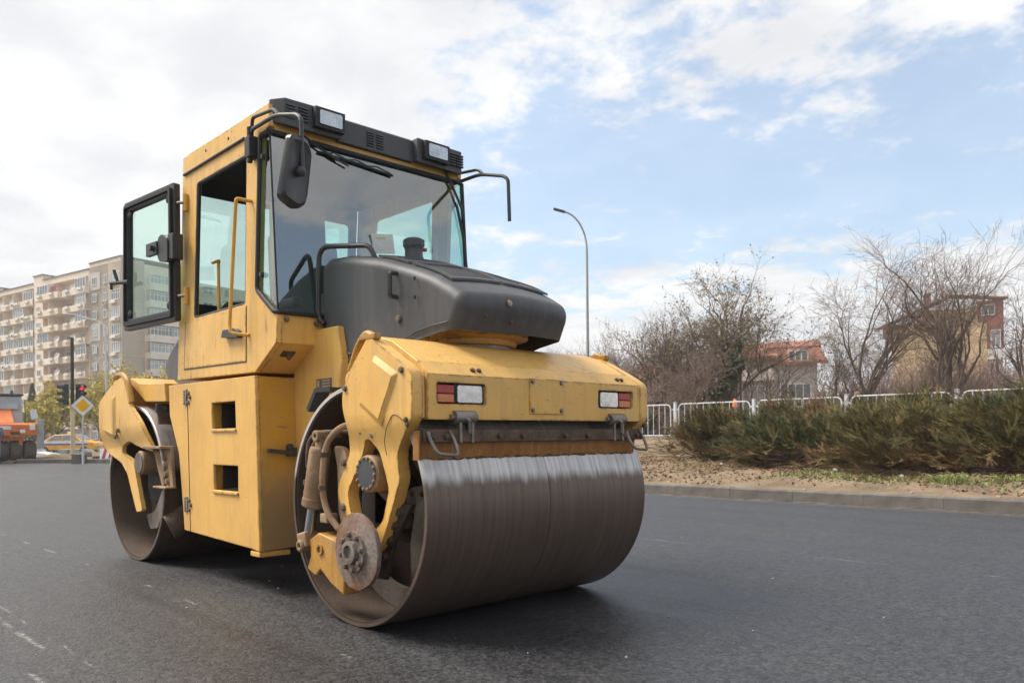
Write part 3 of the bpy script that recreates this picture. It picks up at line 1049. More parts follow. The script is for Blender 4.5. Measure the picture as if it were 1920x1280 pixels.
def tubes(P0, P1, R0, R1, n=4):
    """many tapered sticks at once -> V, F"""
    P0, P1 = np.asarray(P0, float), np.asarray(P1, float)
    R0, R1 = np.asarray(R0, float), np.asarray(R1, float)
    T = P1 - P0
    T /= np.maximum(np.linalg.norm(T, axis=1, keepdims=True), 1e-9)
    ref = np.where(np.abs(T[:, 2:3]) > 0.9, np.array([[1., 0, 0]]), np.array([[0., 0, 1.]]))
    A = np.cross(T, ref)
    A /= np.linalg.norm(A, axis=1, keepdims=True)
    B = np.cross(T, A)
    N = len(P0)
    ring = []
    for P, R in ((P0, R0), (P1, R1)):
        for j in range(n):
            a = 2 * PI * j / n
            ring.append(P + (A * math.cos(a) + B * math.sin(a)) * R[:, None])
    V = np.stack(ring, 1).reshape(-1, 3)
    o = np.arange(N)[:, None] * 2 * n
    F = []
    for j in range(n):
        F.append(np.concatenate([o + j, o + (j + 1) % n, o + n + (j + 1) % n, o + n + j], 1))
    return V, np.stack(F, 1).reshape(-1, 4)


def quads(C, size, rg, flat=0.0, aspect=0.6):
    """random little leaves at centres C"""
    N = len(C)
    a = rg.normal(size=(N, 3))
    a[:, 2] *= (1 - flat)
    a /= np.linalg.norm(a, axis=1, keepdims=True)
    b = np.cross(a, rg.normal(size=(N, 3)))
    b /= np.linalg.norm(b, axis=1, keepdims=True)
    s = (np.asarray(size) * rg.uniform(0.6, 1.4, N))[:, None]
    V = np.stack([C - a * s, C - b * s * aspect, C + a * s, C + b * s * aspect], 1).reshape(-1, 3)
    F = np.arange(N * 4).reshape(-1, 4)
    return V, F


def grow(rg, height, r0, lean=(0, 0), fork=2.6, levels=5, up=0.25, spread=0.55, first=0.28, trunks=1, dens=1.0, wander=0.10):
    """recursive bare tree; returns list of (p0, p1, r0, r1, level)"""
    out = []

    def branch(p, d, L, r, lev):
        n = 4 if lev < 2 else (3 if lev < 4 else 2)
        pts = [p]
        for i in range(n):
            wd = wander * (1 + .45 * lev)
            d = d + np.array([rg.normal() * wd, rg.normal() * wd, rg.normal() * wd * 0.7 + up * 0.10])
            d = d / np.linalg.norm(d)
            q = pts[-1] + d * L / n
            ra = r * (1 - 0.45 * i / n)
            rc = r * (1 - 0.45 * (i + 1) / n)
            out.append((pts[-1], q, ra, rc, lev))
            pts.append(q)
        if lev >= levels:
            return
        k = int(rg.poisson(fork * dens)) + (1 if lev < levels - 1 else 0)
        for j in range(k):
            t = rg.uniform(0.35 if lev else 0.55, 1.0)
            f = t * n
            i = min(int(f), n - 1)
            s = pts[i] + (pts[i + 1] - pts[i]) * (f - i)
            ax = rg.normal(size=3)
            ax -= d * ax.dot(d)
            ax /= np.linalg.norm(ax)
            nd = d * rg.uniform(0.65, 1.0) + ax * spread * (1 + .16 * lev) * rg.uniform(0.6, 1.3) + np.array([0, 0, up * max(.15, 1 - .2 * lev)])
            nd /= np.linalg.norm(nd)
            branch(s, nd, L * rg.uniform(0.55, 0.82), max(r * 0.62 * (1 - 0.4 * t) * 1.1, 0.004), lev + 1)
        # leader
        branch(pts[-1], d, L * 0.75, r * 0.55, lev + 1)

    for t in range(trunks):
        d = np.array([lean[0] + rg.normal() * 0.16 * (trunks > 1), lean[1] + rg.normal() * 0.16 * (trunks > 1), 1.0])
        d /= np.linalg.norm(d)
        branch(np.array([rg.normal() * 0.12 * (trunks > 1), rg.normal() * 0.12 * (trunks > 1), -0.15]), d, height * first, r0, 0)
    zmax = max(s[1][2] for s in out)
    k = height / zmax
    return [(a * k, b * k, r1, r2, l) for a, b, r1, r2, l in out]


def make_tree(name, label, loc, height, r0, seed, group=None, buds=0, budmat='bud', budsize=0.05, twig='twig', twig_r=0.0046, cat='tree', **kw):
    rg = np.random.default_rng(seed)
    segs = grow(rg, height, r0, **kw)
    root = thing(name, label, cat, loc, 0, group)
    lv = np.array([s[4] for s in segs])
    A = np.array([s[0] for s in segs])
    B = np.array([s[1] for s in segs])
    R1 = np.maximum(np.array([s[2] for s in segs]), twig_r)
    R2 = np.maximum(np.array([s[3] for s in segs]), twig_r * 0.8)
    k = lv <= 1
    V, F = tubes(A[k], B[k], R1[k], R2[k], 7)
    np_mesh('trunk', V, F, 'bark', root, smooth=True)
    k = (lv > 1) & (lv <= 3)
    V, F = tubes(A[k], B[k], R1[k], R2[k], 4)
    np_mesh('branches', V, F, 'bark', root, smooth=True)
    k = lv > 3
    V, F = tubes(A[k], B[k], R1[k], R2[k], 3)
    kind(np_mesh('twigs', V, F, twig, root, smooth=True), 'stuff')
    if buds:
        idx = np.flatnonzero(lv > 2)
        idx = rg.choice(idx, buds)
        t = rg.uniform(0, 1, (buds, 1))
        C = A[idx] * (1 - t) + B[idx] * t + rg.normal(size=(buds, 3)) * 0.03
        V, F = quads(C, budsize, rg)
        kind(np_mesh('leaf_buds', V, F, budmat, root), 'stuff')
    return root


G = 0.86
TG = 'bare trees behind the fence'
make_tree('tree', 'broad spreading tree with olive buds beside the ivied trunk', (-13.5, 27.9, G), 8.0, 0.15, 11, TG, 5200, 'bud', 0.045, trunks=3, fork=1.62, levels=6, spread=0.74, up=0.24, first=0.30)
make_tree('tree', 'slim twin-stemmed bare tree in the middle of the row', (-8.3, 29.8, G), 7.6, 0.12, 23, TG, 0, trunks=2, fork=1.5, levels=6, spread=0.46, up=0.30, first=0.34)
make_tree('tree', 'tallest bare tree, straight trunk before the yellow house', (-5.5, 29.9, G), 8.1, 0.13, 35, TG, 0, trunks=1, fork=1.4, levels=6, spread=0.55, up=0.26, first=0.34)
make_tree('tree', 'bare forked tree whose long limb leans to the right', (-4.75, 29.3, G), 7.4, 0.13, 47, TG, 0, trunks=2, fork=1.35, levels=6, spread=0.6, up=0.24, first=0.30, lean=(0.12, 0.10))
make_tree('tree', 'thin leaning sapling beside the orange-roofed house', (-15.2, 33.4, G), 5.6, 0.07, 51, TG, 300, 'bud', trunks=2, fork=1.6, levels=5, spread=0.5, up=0.25)
make_tree('tree', 'thin bare tree left of the twin-stemmed tree', (-9.6, 31.8, G), 5.2, 0.06, 58, TG, 100, 'bud_green', trunks=1, fork=1.3, levels=5, spread=0.45, up=0.28)
make_tree('tree', 'thin bare tree between the twin-stemmed and tallest trees', (-6.9, 31.5, G), 5.0, 0.06, 63, TG, 0, trunks=2, fork=1.7, levels=5, spread=0.5, up=0.25)
make_tree('tree', 'bare tree half cut off by the right picture edge', (-2.4, 29.4, G), 6.0, 0.10, 67, TG, 0, trunks=2, fork=1.7, levels=5, spread=0.6, up=0.2, lean=(-.15, .1))
make_tree('tree', 'pale thin tree behind the gap right of the orange-roofed house', (-9.8, 33.6, G), 5.8, 0.07, 91, TG, 0, trunks=1, fork=1.5, levels=6, spread=0.55, up=0.22, first=0.30)
make_tree('tree', 'thin tree behind the tallest tree, before the yellow wall', (-7.2, 34.5, G), 6.2, 0.08, 93, TG, 0, trunks=1, fork=1.5, levels=6, spread=0.55, up=0.22, first=0.30)
make_tree('tree', 'slender tree between the orange-roofed house and twin-stemmed tree', (-11.0, 32.2, G), 5.2, 0.06, 95, TG, 120, 'bud', trunks=2, fork=1.4, levels=5, spread=0.55, up=0.22, first=0.28)
make_tree('tree', 'small bushy tree with olive buds left of the broad tree', (-17.0, 28.4, G), 6.6, 0.10, 71, TG, 3400, 'bud', 0.045, trunks=5, fork=1.9, levels=5, spread=0.7, up=0.18)
for i, (u, v, h, lab) in enumerate(((-21.5, 29.5, 5.0, 'thin grey-brown tree rising behind the ivy-covered wall'), (-25.5, 29.0, 4.2, 'reddish twiggy tree just right of the street lamp'),
                                    (-30.0, 28.0, 4.4, 'reddish twiggy tree close behind the street lamp pole'), (-34.5, 27.0, 4.6, 'reddish twiggy tree nearest the grey hood'), (-19.0, 32.5, 5.2, 'thin bare tree left of the bushy budded tree'),
                                    (-27.5, 34.0, 4.8, 'faint grey tree farther back by the street lamp'))):
    make_tree('tree', lab, (u, v, 0.5), h + 1.5, 0.08, 80 + i, 'twiggy trees left of the ivied trunk', 250, 'bud', trunks=5, fork=1.95, levels=5, spread=0.5, up=0.28, twig='twig_red', first=0.3)


def leaf_mass(name, label, loc, blobs, n, size, mats, seed, cat, stems=None, parent=None, flat=0.2, share=(1,), part='foliage'):
    """leaf cloud filling a few ellipsoids, thicker at the rim"""
    rg = np.random.default_rng(seed)
    root = parent or thing(name, label, cat, loc)
    C = []
    w = np.array([b[3] * b[4] * b[5] for b in blobs]) ** 0.67
    for b, k in zip(blobs, (w / w.sum() * n).astype(int)):
        d = rg.normal(size=(k, 3))
        d /= np.linalg.norm(d, axis=1, keepdims=True)
        rr = rg.uniform(0, 1, k) ** 0.42
        lump = 0.78 + 0.34 * (vnoise(d[:, 0] * 3.3 + b[0] * 5, d[:, 1] * 3.3 + d[:, 2] * 4.7, seed) - 0.2)
        C.append(np.array(b[:3]) + d * (rr * lump)[:, None] * np.array(b[3:6]))
    C = np.concatenate(C)
    V, F = quads(C, size, rg, flat, 0.75)
    cell = vnoise(C[:, 0] * 3.1 + C[:, 1] * 2.0, C[:, 2] * 3.4 + C[:, 1], seed + 3) + rg.uniform(-.25, .25, len(C))
    th = np.cumsum(share) / sum(share)
    mi = np.searchsorted(th, np.clip(cell, 0, 0.999))
    kind(np_mesh(part, V, F, list(mats), root, mi), 'stuff')
    return root


def blob_stems(root, blobs, seed, m='bark', r=0.02, n=14):
    rg = np.random.default_rng(seed)
    A, B, R = [], [], []
    for i in range(n):
        b = blobs[i % len(blobs)]
        p = np.array([b[0] + rg.normal() * .15, b[1] + rg.normal() * .15, 0.0])
        q = np.array(b[:3]) + rg.normal(size=3) * np.array(b[3:6]) * 0.45
        mid = (p + q) / 2 + rg.normal(size=3) * 0.12
        for a, c in ((p, mid), (mid, q)):
            A.append(a)
            B.append(c)
            R.append(r * rg.uniform(.5, 1.2))
    V, F = tubes(A, B, R, np.array(R) * .6, 5)
    np_mesh('stems', V, F, m, root, smooth=True)


# ivy-covered leaning trunk and the vine-covered wall left of it
bl = [(0, 0, 0.75, .75, .7, .85), (-.15, .3, 1.6, .62, .6, .75), (.45, .2, 2.35, .5, .45, .6), (.35, .5, 3.1, .42, .4, .5), (.05, .6, 3.75, .25, .22, .28), (.75, .5, 2.9, .3, .3, .4), (.62, .7, 3.7, .22, .2, .3)]
iv = leaf_mass('ivy_tree', 'leaning tree trunk smothered in dark green ivy', (-12.7, 25.9, 0.85), bl, 15000, 0.048, ('ivy', 'bud_green', 'deadleaf'), 5, 'tree', share=(10, 1.3, 1.2), part='ivy')
blob_stems(iv, bl, 6, 'bark', 0.05, 14)
rgx = np.random.default_rng(9)
sg = grow(rgx, 4.2, 0.09, lean=(-.5, -.1), fork=2.2, levels=5, spread=.75, up=.02, trunks=3)
V, F = tubes([s[0] for s in sg], [s[1] for s in sg], np.maximum([s[2] for s in sg], .007), np.maximum([s[3] for s in sg], .005), 4)
np_mesh('branches', V, F, 'twig', iv, smooth=True)
M['graffiti_wall'] = mat('painted_garden_wall', (0.42, 0.40, 0.40), 0.9, 0, (0.13, 0.10, 0.15), 2.6, 0.1, 20, 0.3, 0.1, None, (1, 1, 1), (0.48, 0.54))
wl = MB().box(-30, -11.6, 27.2, 27.45, 0.3, 1.35)
tag(wl.build('garden_wall', 'graffiti_wall'), 'low painted wall with scrawled graffiti seen through the fence bars', 'wall')
bl = [(-i * 1.05, 0.15 * math.sin(i * 2.1), 1.35 + .18 * math.sin(i * 1.7), .85, .6, .8 + .12 * math.sin(i * 2.9)) for i in range(11)]
vw = leaf_mass('vine_hedge', 'tangled ivy and dead vines spilling over the garden wall', (-13.9, 26.6, 0.55), bl, 17000, 0.05, ('ivy', 'deadleaf', 'bud_green', 'twig'), 15, 'hedge', share=(5, 3.2, 1.6, 2.5))
blob_stems(vw, bl, 16, 'bark', 0.022, 60)


def sticks(name, label, us, vs, z0, hs, n, seed, m='twig', r=0.006, k='stuff', lean=.35, leaves=0, lm='bud', ls=0.03, hf=None):
    rg = np.random.default_rng(seed)
    A, B, R1, R2 = [], [], [], []
    u = rg.uniform(*us, n)
    v = rg.uniform(*vs, n)
    for i in range(n):
        p = np.array([u[i], v[i], z0 if hf is None else float(hf(u[i], v[i]))])
        h = rg.uniform(*hs)
        d = np.array([rg.normal() * lean, rg.normal() * lean, 1.0])
        r = r_ = r * 1.0
        for s in range(3):
            d = d + rg.normal(size=3) * 0.22
            d /= np.linalg.norm(d)
            q = p + d * h / 3
            A.append(p); B.append(q); R1.append(r * (1.5 - .4 * s)); R2.append(r * (1.1 - .3 * s))
            for t in range(3):
                e = d + rg.normal(size=3) * 0.6
                e /= np.linalg.norm(e)
                st = p + (q - p) * rg.uniform(0, 1)
                A.append(st); B.append(st + e * h * rg.uniform(.12, .3)); R1.append(r * .7); R2.append(r * .45)
            p = q
    V, F = tubes(A, B, R1, R2, 3)
    mi = np.zeros(len(F), int)
    ms = [m]
    if leaves:
        A_, B_ = np.array(A), np.array(B)
        ix = rg.integers(0, len(A_), leaves)
        t = rg.uniform(0, 1, (leaves, 1))
        V2, F2 = quads(A_[ix] * (1 - t) + B_[ix] * t, ls, rg)
        F = np.concatenate([F, F2 + len(V)])
        V = np.concatenate([V, V2])
        mi = np.concatenate([mi, np.ones(leaves, int)])
        ms.append(lm)
    o = np_mesh(name, V, F, ms, None, mi)
    return kind(o, k, label)


sticks('undergrowth', 'dense brown leafless undergrowth below the bare trees', (-10.5, 3), (29.5, 40), 0.8, (1.2, 3.0), 2300, 21, 'twig', 0.008, leaves=900, lm='bud', ls=.03)
sticks('undergrowth', 'far brown thicket closing the gaps between the tree trunks', (-34, -25), (42, 56), 0.8, (2.4, 4.6), 1000, 26, 'twig_red', 0.016, leaves=1500, lm='deadleaf', ls=.09)
sticks('undergrowth', 'far brown thicket below the yellow apartment house', (-16, 2), (42, 56), 0.8, (2.6, 4.8), 1700, 27, 'twig_red', 0.016, leaves=1000, lm='deadleaf', ls=.09)
sticks('undergrowth', 'low brown scrub between the fence and the orange-roofed house', (-16, -10), (30, 40), 0.8, (0.7, 1.7), 900, 28, 'twig', 0.008, leaves=900, lm='bud_green', ls=.03)
sticks('undergrowth', 'faint distant line of leafless trees behind the houses', (-62, -8), (66, 84), 0.3, (3.0, 5.6), 1900, 29, 'twig_red', 0.03)
sticks('undergrowth', 'brownish twigs and saplings behind the vine-covered wall', (-40, -15), (28, 40), 0.4, (1.6, 3.4), 900, 22, 'twig_red', 0.0075)
sticks('undergrowth', 'fresh green bushes at the foot of the broad tree', (-13.5, -8.2), (27.5, 31), 0.85, (0.5, 1.35), 420, 23, 'twig', 0.005, leaves=7000, lm='bud_green', ls=.025)

# yellow-green spring shrubs and trees in front of the apartment block
YG = 'yellow-budding trees before the apartment block'
for i, (u, v, h, n, lab) in enumerate(((-76, 17.6, 6.4, 3800, 'leftmost yellow-budding tree behind the orange roller'), (-72, 20.6, 7.2, 5200, 'yellow-budding tree behind the traffic light'),
                                       (-73, 24.6, 8.2, 6200, 'dense yellow-budding tree behind the yellow drum yoke'), (-74, 29.5, 8.2, 5600, 'yellow-budding tree below the open cab door'),
                                       (-80, 35.5, 8.4, 4000, 'yellow-budding tree mostly hidden by the cab'), (-70, 15.0, 4.4, 2600, 'low dark olive shrub right beside the orange roller'))):
    make_tree('shrub_tree', lab, (u, v, 0.25), h, 0.10, 120 + i, YG, int(n * 2.6), 'yellowleaf', 0.12, trunks=4, fork=1.7, levels=5, spread=0.62, up=0.16, twig_r=0.012)
for i, (u, v, h, w_, lab) in enumerate(((-97.5, 18.7, 6.3, 1.5, 'broad dark conifer at the left picture edge'), (-95.5, 20.3, 7.1, 1.35, 'brownish pointed conifer between the balconies and yellow shrubs'))):
    rg = np.random.default_rng(140 + i)
    t = thing('conifer_tree', lab, 'conifer', (u, v, 0.2), 0, 'conifers by the apartment block')
    n = 9000
    zz = rg.uniform(0, 1, n) ** 1.3
    an = rg.uniform(0, 2 * PI, n)
    rad = w_ * (1 - zz) ** 0.8 * (0.72 + 0.34 * vnoise(an * 3.2, zz * 9, 140 + i)) * rg.uniform(0.45, 1, n) ** 0.5
    C = np.stack([np.cos(an) * rad, np.sin(an) * rad, 0.3 + zz * (h - .3)], -1)
    V, F = quads(C, 0.13, rg, 0.3, 0.35)
    kind(np_mesh('crown', V, F, 'conifer', t), 'stuff')
    MB().tube([(0, 0, -.2), (0, 0, h * .8)], [.14, .04], 8).build('trunk', 'bark', t)

# ------------------------------------------------------------------ juniper hedge on the verge
def spray_template(rg):
    """a flat feathery juniper fan along +X: a bent main shoot and two shorter side shoots"""
    V, F = [], []
    bend, sag = rg.uniform(-.35, .35), rg.uniform(-.10, .28)
    for (a0, L0, t0) in ((0.0, 1.0, 0.0), (rg.uniform(.40, .75), rg.uniform(.45, .7), rg.uniform(.15, .35)), (-rg.uniform(.40, .75), rg.uniform(.45, .7), rg.uniform(.2, .45))):
        o0 = np.array([t0, bend * t0 * t0, sag * t0 * t0])
        def at(t):
            x, y = t * L0, bend * (t * L0) ** 2
            return o0 + np.array([x * math.cos(a0) - y * math.sin(a0), x * math.sin(a0) + y * math.cos(a0), sag * (t * L0) ** 2])
        for t in np.linspace(.10, .98, 10 if L0 == 1.0 else 7):
            p = at(t)
            tg = at(min(1, t + .05)) - at(t - .05)
            tg /= np.linalg.norm(tg)
            nr = np.array([-tg[1], tg[0], 0])
            for sgn in (-1, 1):
                L = .26 * (1 - t * .55) * rg.uniform(.55, 1.25)
                d = tg * .84 + nr * sgn * rg.uniform(.3, .7) + np.array([0, 0, rg.uniform(-.25, .3)])
                d /= np.linalg.norm(d)
                w = np.array([-d[1], d[0], .3 * sgn]) * .017
                k = len(V)
                V += [p - w, p + w, p + d * L]
                F.append((k, k + 1, k + 2))
        k = len(V)
        w = nr * .010
        V += [at(0) - w, at(0) + w, at(1)]
        F.append((k, k + 1, k + 2))
    return np.array(V), np.array(F)


def place_sprays(P, D, L, rg, tmpls):
    """sprays at P along D with length L"""
    Vs, Fs, cnt, ids = [], [], 0, []
    which = rg.integers(0, len(tmpls), len(P))
    X = D / np.linalg.norm(D, axis=1, keepdims=True)
    Z = np.array([0, 0, 1.0]) + rg.normal(size=(len(P), 3)) * 0.45
    Y = np.cross(Z, X)
    Y /= np.linalg.norm(Y, axis=1, keepdims=True)
    Z = np.cross(X, Y)
    for k, (tv, tf) in enumerate(tmpls):
        m = np.flatnonzero(which == k)
        if not len(m):
            continue
        V = P[m][:, None] + (X[m][:, None] * tv[None, :, 0:1] + Y[m][:, None] * tv[None, :, 1:2] + Z[m][:, None] * tv[None, :, 2:3]) * L[m][:, None, None]
        n = tv.shape[0]
        F = tf[None] + (np.arange(len(m)) * n)[:, None, None] + cnt
        cnt += len(m) * n
        Vs.append(V.reshape(-1, 3))
        Fs.append(F.reshape(-1, 3))
        ids.append(np.repeat(m, len(tf)))
    return np.concatenate(Vs), np.concatenate(Fs), np.concatenate(ids)


rgj = np.random.default_rng(77)
TM = [spray_template(rgj) for _ in range(9)]
JU = [(-4.35, 12.3, 1.05, .95, 'leftmost juniper, low with golden browned tips', .30),
      (-3.0, 13.2, 1.4, 1.14, 'juniper topped with golden browned sprays beside the fence', .26),
      (-2.3, 11.6, 1.35, .95, 'low front juniper with a bare twisted root at its foot', .12),
      (-1.1, 13.2, 1.5, 1.24, 'dark green juniper below the white fence post', .05),
      (-0.4, 11.5, 1.4, 1.05, 'front juniper with dead curling branches underneath', .10),
      (0.7, 13.0, 1.55, 1.36, 'tall juniper behind the middle of the hedge row', .03),
      (1.3, 11.4, 1.4, 1.1, 'front juniper above the bright grass tuft', .05),
      (2.6, 12.8, 1.55, 1.45, 'tall juniper near the right picture edge', .03),
      (3.1, 11.2, 1.45, 1.3, 'front juniper cut off by the right picture edge', .05),
      (4.6, 12.2, 1.6, 1.35, 'juniper just beyond the right picture edge', .04),
      (6.6, 12.0, 1.6, 1.3, 'farther juniper outside the right picture edge', .04)]
M['juniper_b'] = mat('bluish_juniper_needles', (0.070, 0.088, 0.034), 0.75, 0, (0.042, 0.055, 0.024), 1.8, 0, 80, 0.3, 0)
M['juniper_c'] = mat('brownish_juniper_needles', (0.145, 0.115, 0.036), 0.75, 0, (0.072, 0.064, 0.023), 1.8, 0, 80, 0.3, 0)
JM = ('juniper', 'juniper_c', 'juniper_b')
for i, (u, v, R_, H_, lab, dead) in enumerate(JU):
    rg = np.random.default_rng(200 + i)
    g0 = float(verge_h(np.array(u), np.array(v)))
    t = thing('juniper_shrub', lab, 'juniper', (u, v, g0), 0, 'spreading junipers along the verge')
    n = 2300
    # arching limbs, then sprays along them, all reaching outwards and up
    nl = 70
    an = rg.uniform(0, 2 * PI, nl)
    el = rg.uniform(0.05, 1.25, nl)
    Ls = rg.uniform(.75, 1.08, nl)
    tip = np.stack([np.cos(an) * np.cos(el) * R_, np.sin(an) * np.cos(el) * R_, np.sin(el) * H_ * 1.0], -1) * Ls[:, None]
    tip[:, 2] = np.maximum(tip[:, 2], .10)
    A, B, RR = [], [], []
    for k in range(nl):
        p = np.array([0, 0, 0.02])
        for s in range(1, 5):
            f = s / 4
            q = tip[k] * np.array([f, f, f ** 0.75]) + rg.normal(size=3) * .03
            A.append(p); B.append(q); RR.append(.020 * (1.15 - f))
            p = q
    V, F = tubes(A, B, RR, np.array(RR) * .7, 4)
    np_mesh('branches', V, F, 'twig', t, smooth=True)
    lk = rg.integers(0, nl, n)
    f = rg.uniform(0.42, 1.02, n) ** 0.8
    P = tip[lk] * np.stack([f, f, f ** 0.75], -1) + rg.normal(size=(n, 3)) * np.array([.11, .11, .07])
    P[:, 2] = np.maximum(P[:, 2], 0.03)
    D = tip[lk] / np.linalg.norm(tip[lk], axis=1, keepdims=True) * 0.9 * .55 + np.array([-.42, -.10, .16]) + rg.normal(size=(n, 3)) * np.array([.42, .42, .26])
    L = rg.uniform(.16, .36, n)
    V, F, ids = place_sprays(P, D, L, rg, TM)
    typ = np.zeros(n, int)
    hgt = P[:, 2] / H_
    typ[rg.uniform(size=n) < 0.22 + 0.30 * hgt] = 1
    patch = vnoise(P[:, 0] * 2.6 + i * 7, P[:, 1] * 2.6 + P[:, 2] * 2.2, 31)
    typ[(patch > 1 - dead * 1.5) & (rg.uniform(size=n) < .8)] = 2
    typ[(hgt < .30) & (rg.uniform(size=n) < .55)] = 2
    kind(np_mesh('foliage', V, F, [JM[i % 3], 'juniper2', 'juniper_dead'], t, typ[ids]), 'stuff')

# dead roots and twigs, litter and stones on the dirt
def scatter_sticks(name, label, n, us, vs, seed, m, r, ln):
    rg = np.random.default_rng(seed)
    A, B, R = [], [], []
    for i in range(n):
        u, v = rg.uniform(*us), rg.uniform(*vs)
        z = float(verge_h(np.array(u), np.array(v)))
        p = np.array([u, v, z + .01])
        a = rg.uniform(0, 2 * PI)
        L = rg.uniform(*ln)
        for s in range(3):
            a += rg.normal() * .5
            q = p + np.array([math.cos(a), math.sin(a), 0]) * L / 3
            q[2] = float(verge_h(np.array(q[0]), np.array(q[1]))) + rg.uniform(.005, .07)
            A.append(p); B.append(q); R.append(r * rg.uniform(.6, 1.3))
            p = q
    V, F = tubes(A, B, R, np.array(R) * .8, 4)
    return kind(np_mesh(name, V, F, m, smooth=True), 'stuff', label)


scatter_sticks('dead_twigs', 'dry twigs strewn on the dirt below the junipers', 420, (-6.5, 5), (9.7, 12.2), 301, 'straw', .006, (.15, .5))
scatter_sticks('dead_twigs', 'pile of cut dry branches left of the junipers', 170, (-9.5, -5.2), (12.2, 16.5), 302, 'straw', .010, (.3, 1.1))


def scatter_leaves(name, label, n, us, vs, seed, mats, size, share, up=.02, flat=.75):
    rg = np.random.default_rng(seed)
    u, v = rg.uniform(*us, n), vs[0] + (vs[1] - vs[0]) * rg.beta(1.6, 1.2, n)
    C = np.stack([u, v, verge_h(u, v) + rg.uniform(0, up, n)], -1)
    V, F = quads(C, size, rg, flat, .8)
    th = np.cumsum(share) / sum(share)
    return kind(np_mesh(name, V, F, mats, None, np.searchsorted(th, rg.uniform(0, .999, n))), 'stuff', label)


M['litter'] = mat('white_litter', (0.68, 0.67, 0.65), 0.7)
scatter_leaves('fallen_leaves', 'dead brown leaves and chips lying on the dirt verge', 9500, (-8, 6), (8.3, 12.6), 311, ['deadleaf', 'straw', 'juniper_dead'], .024, (3, 2, 2))
scatter_leaves('ground_weeds', 'small green weeds dotted over the dirt verge', 2600, (-1.5, 6), (8.7, 10.4), 312, ['grass', 'bud_green'], .020, (2, 1), .05, 0)
rg = np.random.default_rng(313)
st = MB()
for i in range(420):
    u, v = rg.uniform(-8, 6), rg.uniform(8.05, 11.5)
    r = .009 + .02 * rg.uniform() ** 4
    st.ball((u, v, float(verge_h(np.array(u), np.array(v))) + r * .3), r, 6, 0, (rg.uniform(.8, 1.5), rg.uniform(.8, 1.3), .6))
M['pebble'] = mat('pale_pebble', (0.42, 0.34, 0.27), 0.9)
kind(st.build('pebbles', 'pebble'), 'stuff', 'pale pebbles and clods on the dirt verge')
for i, (u, v, lab) in enumerate(((-3.4, 10.9, 'crumpled white litter scrap near the left end of the junipers'), (-0.9, 10.3, 'white litter scrap at the foot of the front junipers'), (0.1, 10.45, 'small white scrap under the dead roots'), (-5.6, 11.9, 'white scrap beside the cut branches'), (2.2, 9.9, 'pale scrap near the right picture edge'))):
    z = float(verge_h(np.array(u), np.array(v)))
    m = MB()
    rr = random.Random(i)
    ring = [(u + math.cos(a * PI / 4) * rr.uniform(.03, .06), v + math.sin(a * PI / 4) * rr.uniform(.02, .045), z + rr.uniform(.005, .05)) for a in range(8)]
    m.add(ring + [(u, v, z + .055), (u, v, z + .0)], [(j, (j + 1) % 8, 8) for j in range(8)] + [((j + 1) % 8, j, 9) for j in range(8)])
    tag(m.build('litter', 'litter'), lab, 'litter', 'scraps of litter on the verge')


def grass_tuft(name, label, u, v, n, h, seed, m='grass', spread=.1):
    rg = np.random.default_rng(seed)
    z = float(verge_h(np.array(u), np.array(v)))
    base = np.stack([rg.normal(0, spread, n), rg.normal(0, spread, n), np.zeros(n)], -1)
    a = rg.uniform(0, 2 * PI, n)
    d = np.stack([np.cos(a), np.sin(a), np.zeros(n)], -1)
    L = rg.uniform(.5, 1, n)[:, None] * h
    mid = base + d * L * .22 + np.array([0, 0, 1]) * L * .6
    tipp = base + d * L * .62 + np.array([0, 0, 1]) * L * .82
    s = np.stack([-d[:, 1], d[:, 0], d[:, 2]], -1) * .004
    V = np.stack([base - s, base + s, mid + s * .8, mid - s * .8, tipp], 1).reshape(-1, 3)
    o = np.arange(n)[:, None] * 5
    F = np.concatenate([np.concatenate([o, o + 1, o + 2], 1), np.concatenate([o, o + 2, o + 3], 1), np.concatenate([o + 3, o + 2, o + 4], 1)])
    ob = np_mesh(name, V, F, m)
    ob.location = (u, v, z)
    return tag(ob, label, 'grass tuft', 'grass tufts on the dirt verge')


grass_tuft('grass_tuft', 'bright green grass tuft on the dirt near the kerb', 1.15, 9.35, 420, .17, 401, spread=.13)
grass_tuft('grass_tuft', 'small green weed clump just right of the bright tuft', 1.75, 9.75, 160, .12, 402, spread=.12)
grass_tuft('grass_tuft', 'sparse dull grass left of the bright tuft', -0.9, 9.55, 260, .08, 403, spread=.3)
grass_tuft('grass_tuft', 'weedy grass at the foot of the leftmost juniper', -3.9, 10.9, 240, .10, 404, spread=.22)

# loose grit on the fresh asphalt
rg = np.random.default_rng(610)
gm = MB()
for i in range(260):
    u, v = rg.uniform(-3, 4.6), rg.uniform(-4.5, 7.6)
    q = .0016 + .0055 * rg.uniform() ** 3
    gm.ball((u, v, q * .5), q, 6, 0, (rg.uniform(.8, 1.6), rg.uniform(.8, 1.4), .7))
kind(gm.build('road_grit', 'pebble'), 'stuff', 'loose pale grit scattered on the asphalt')

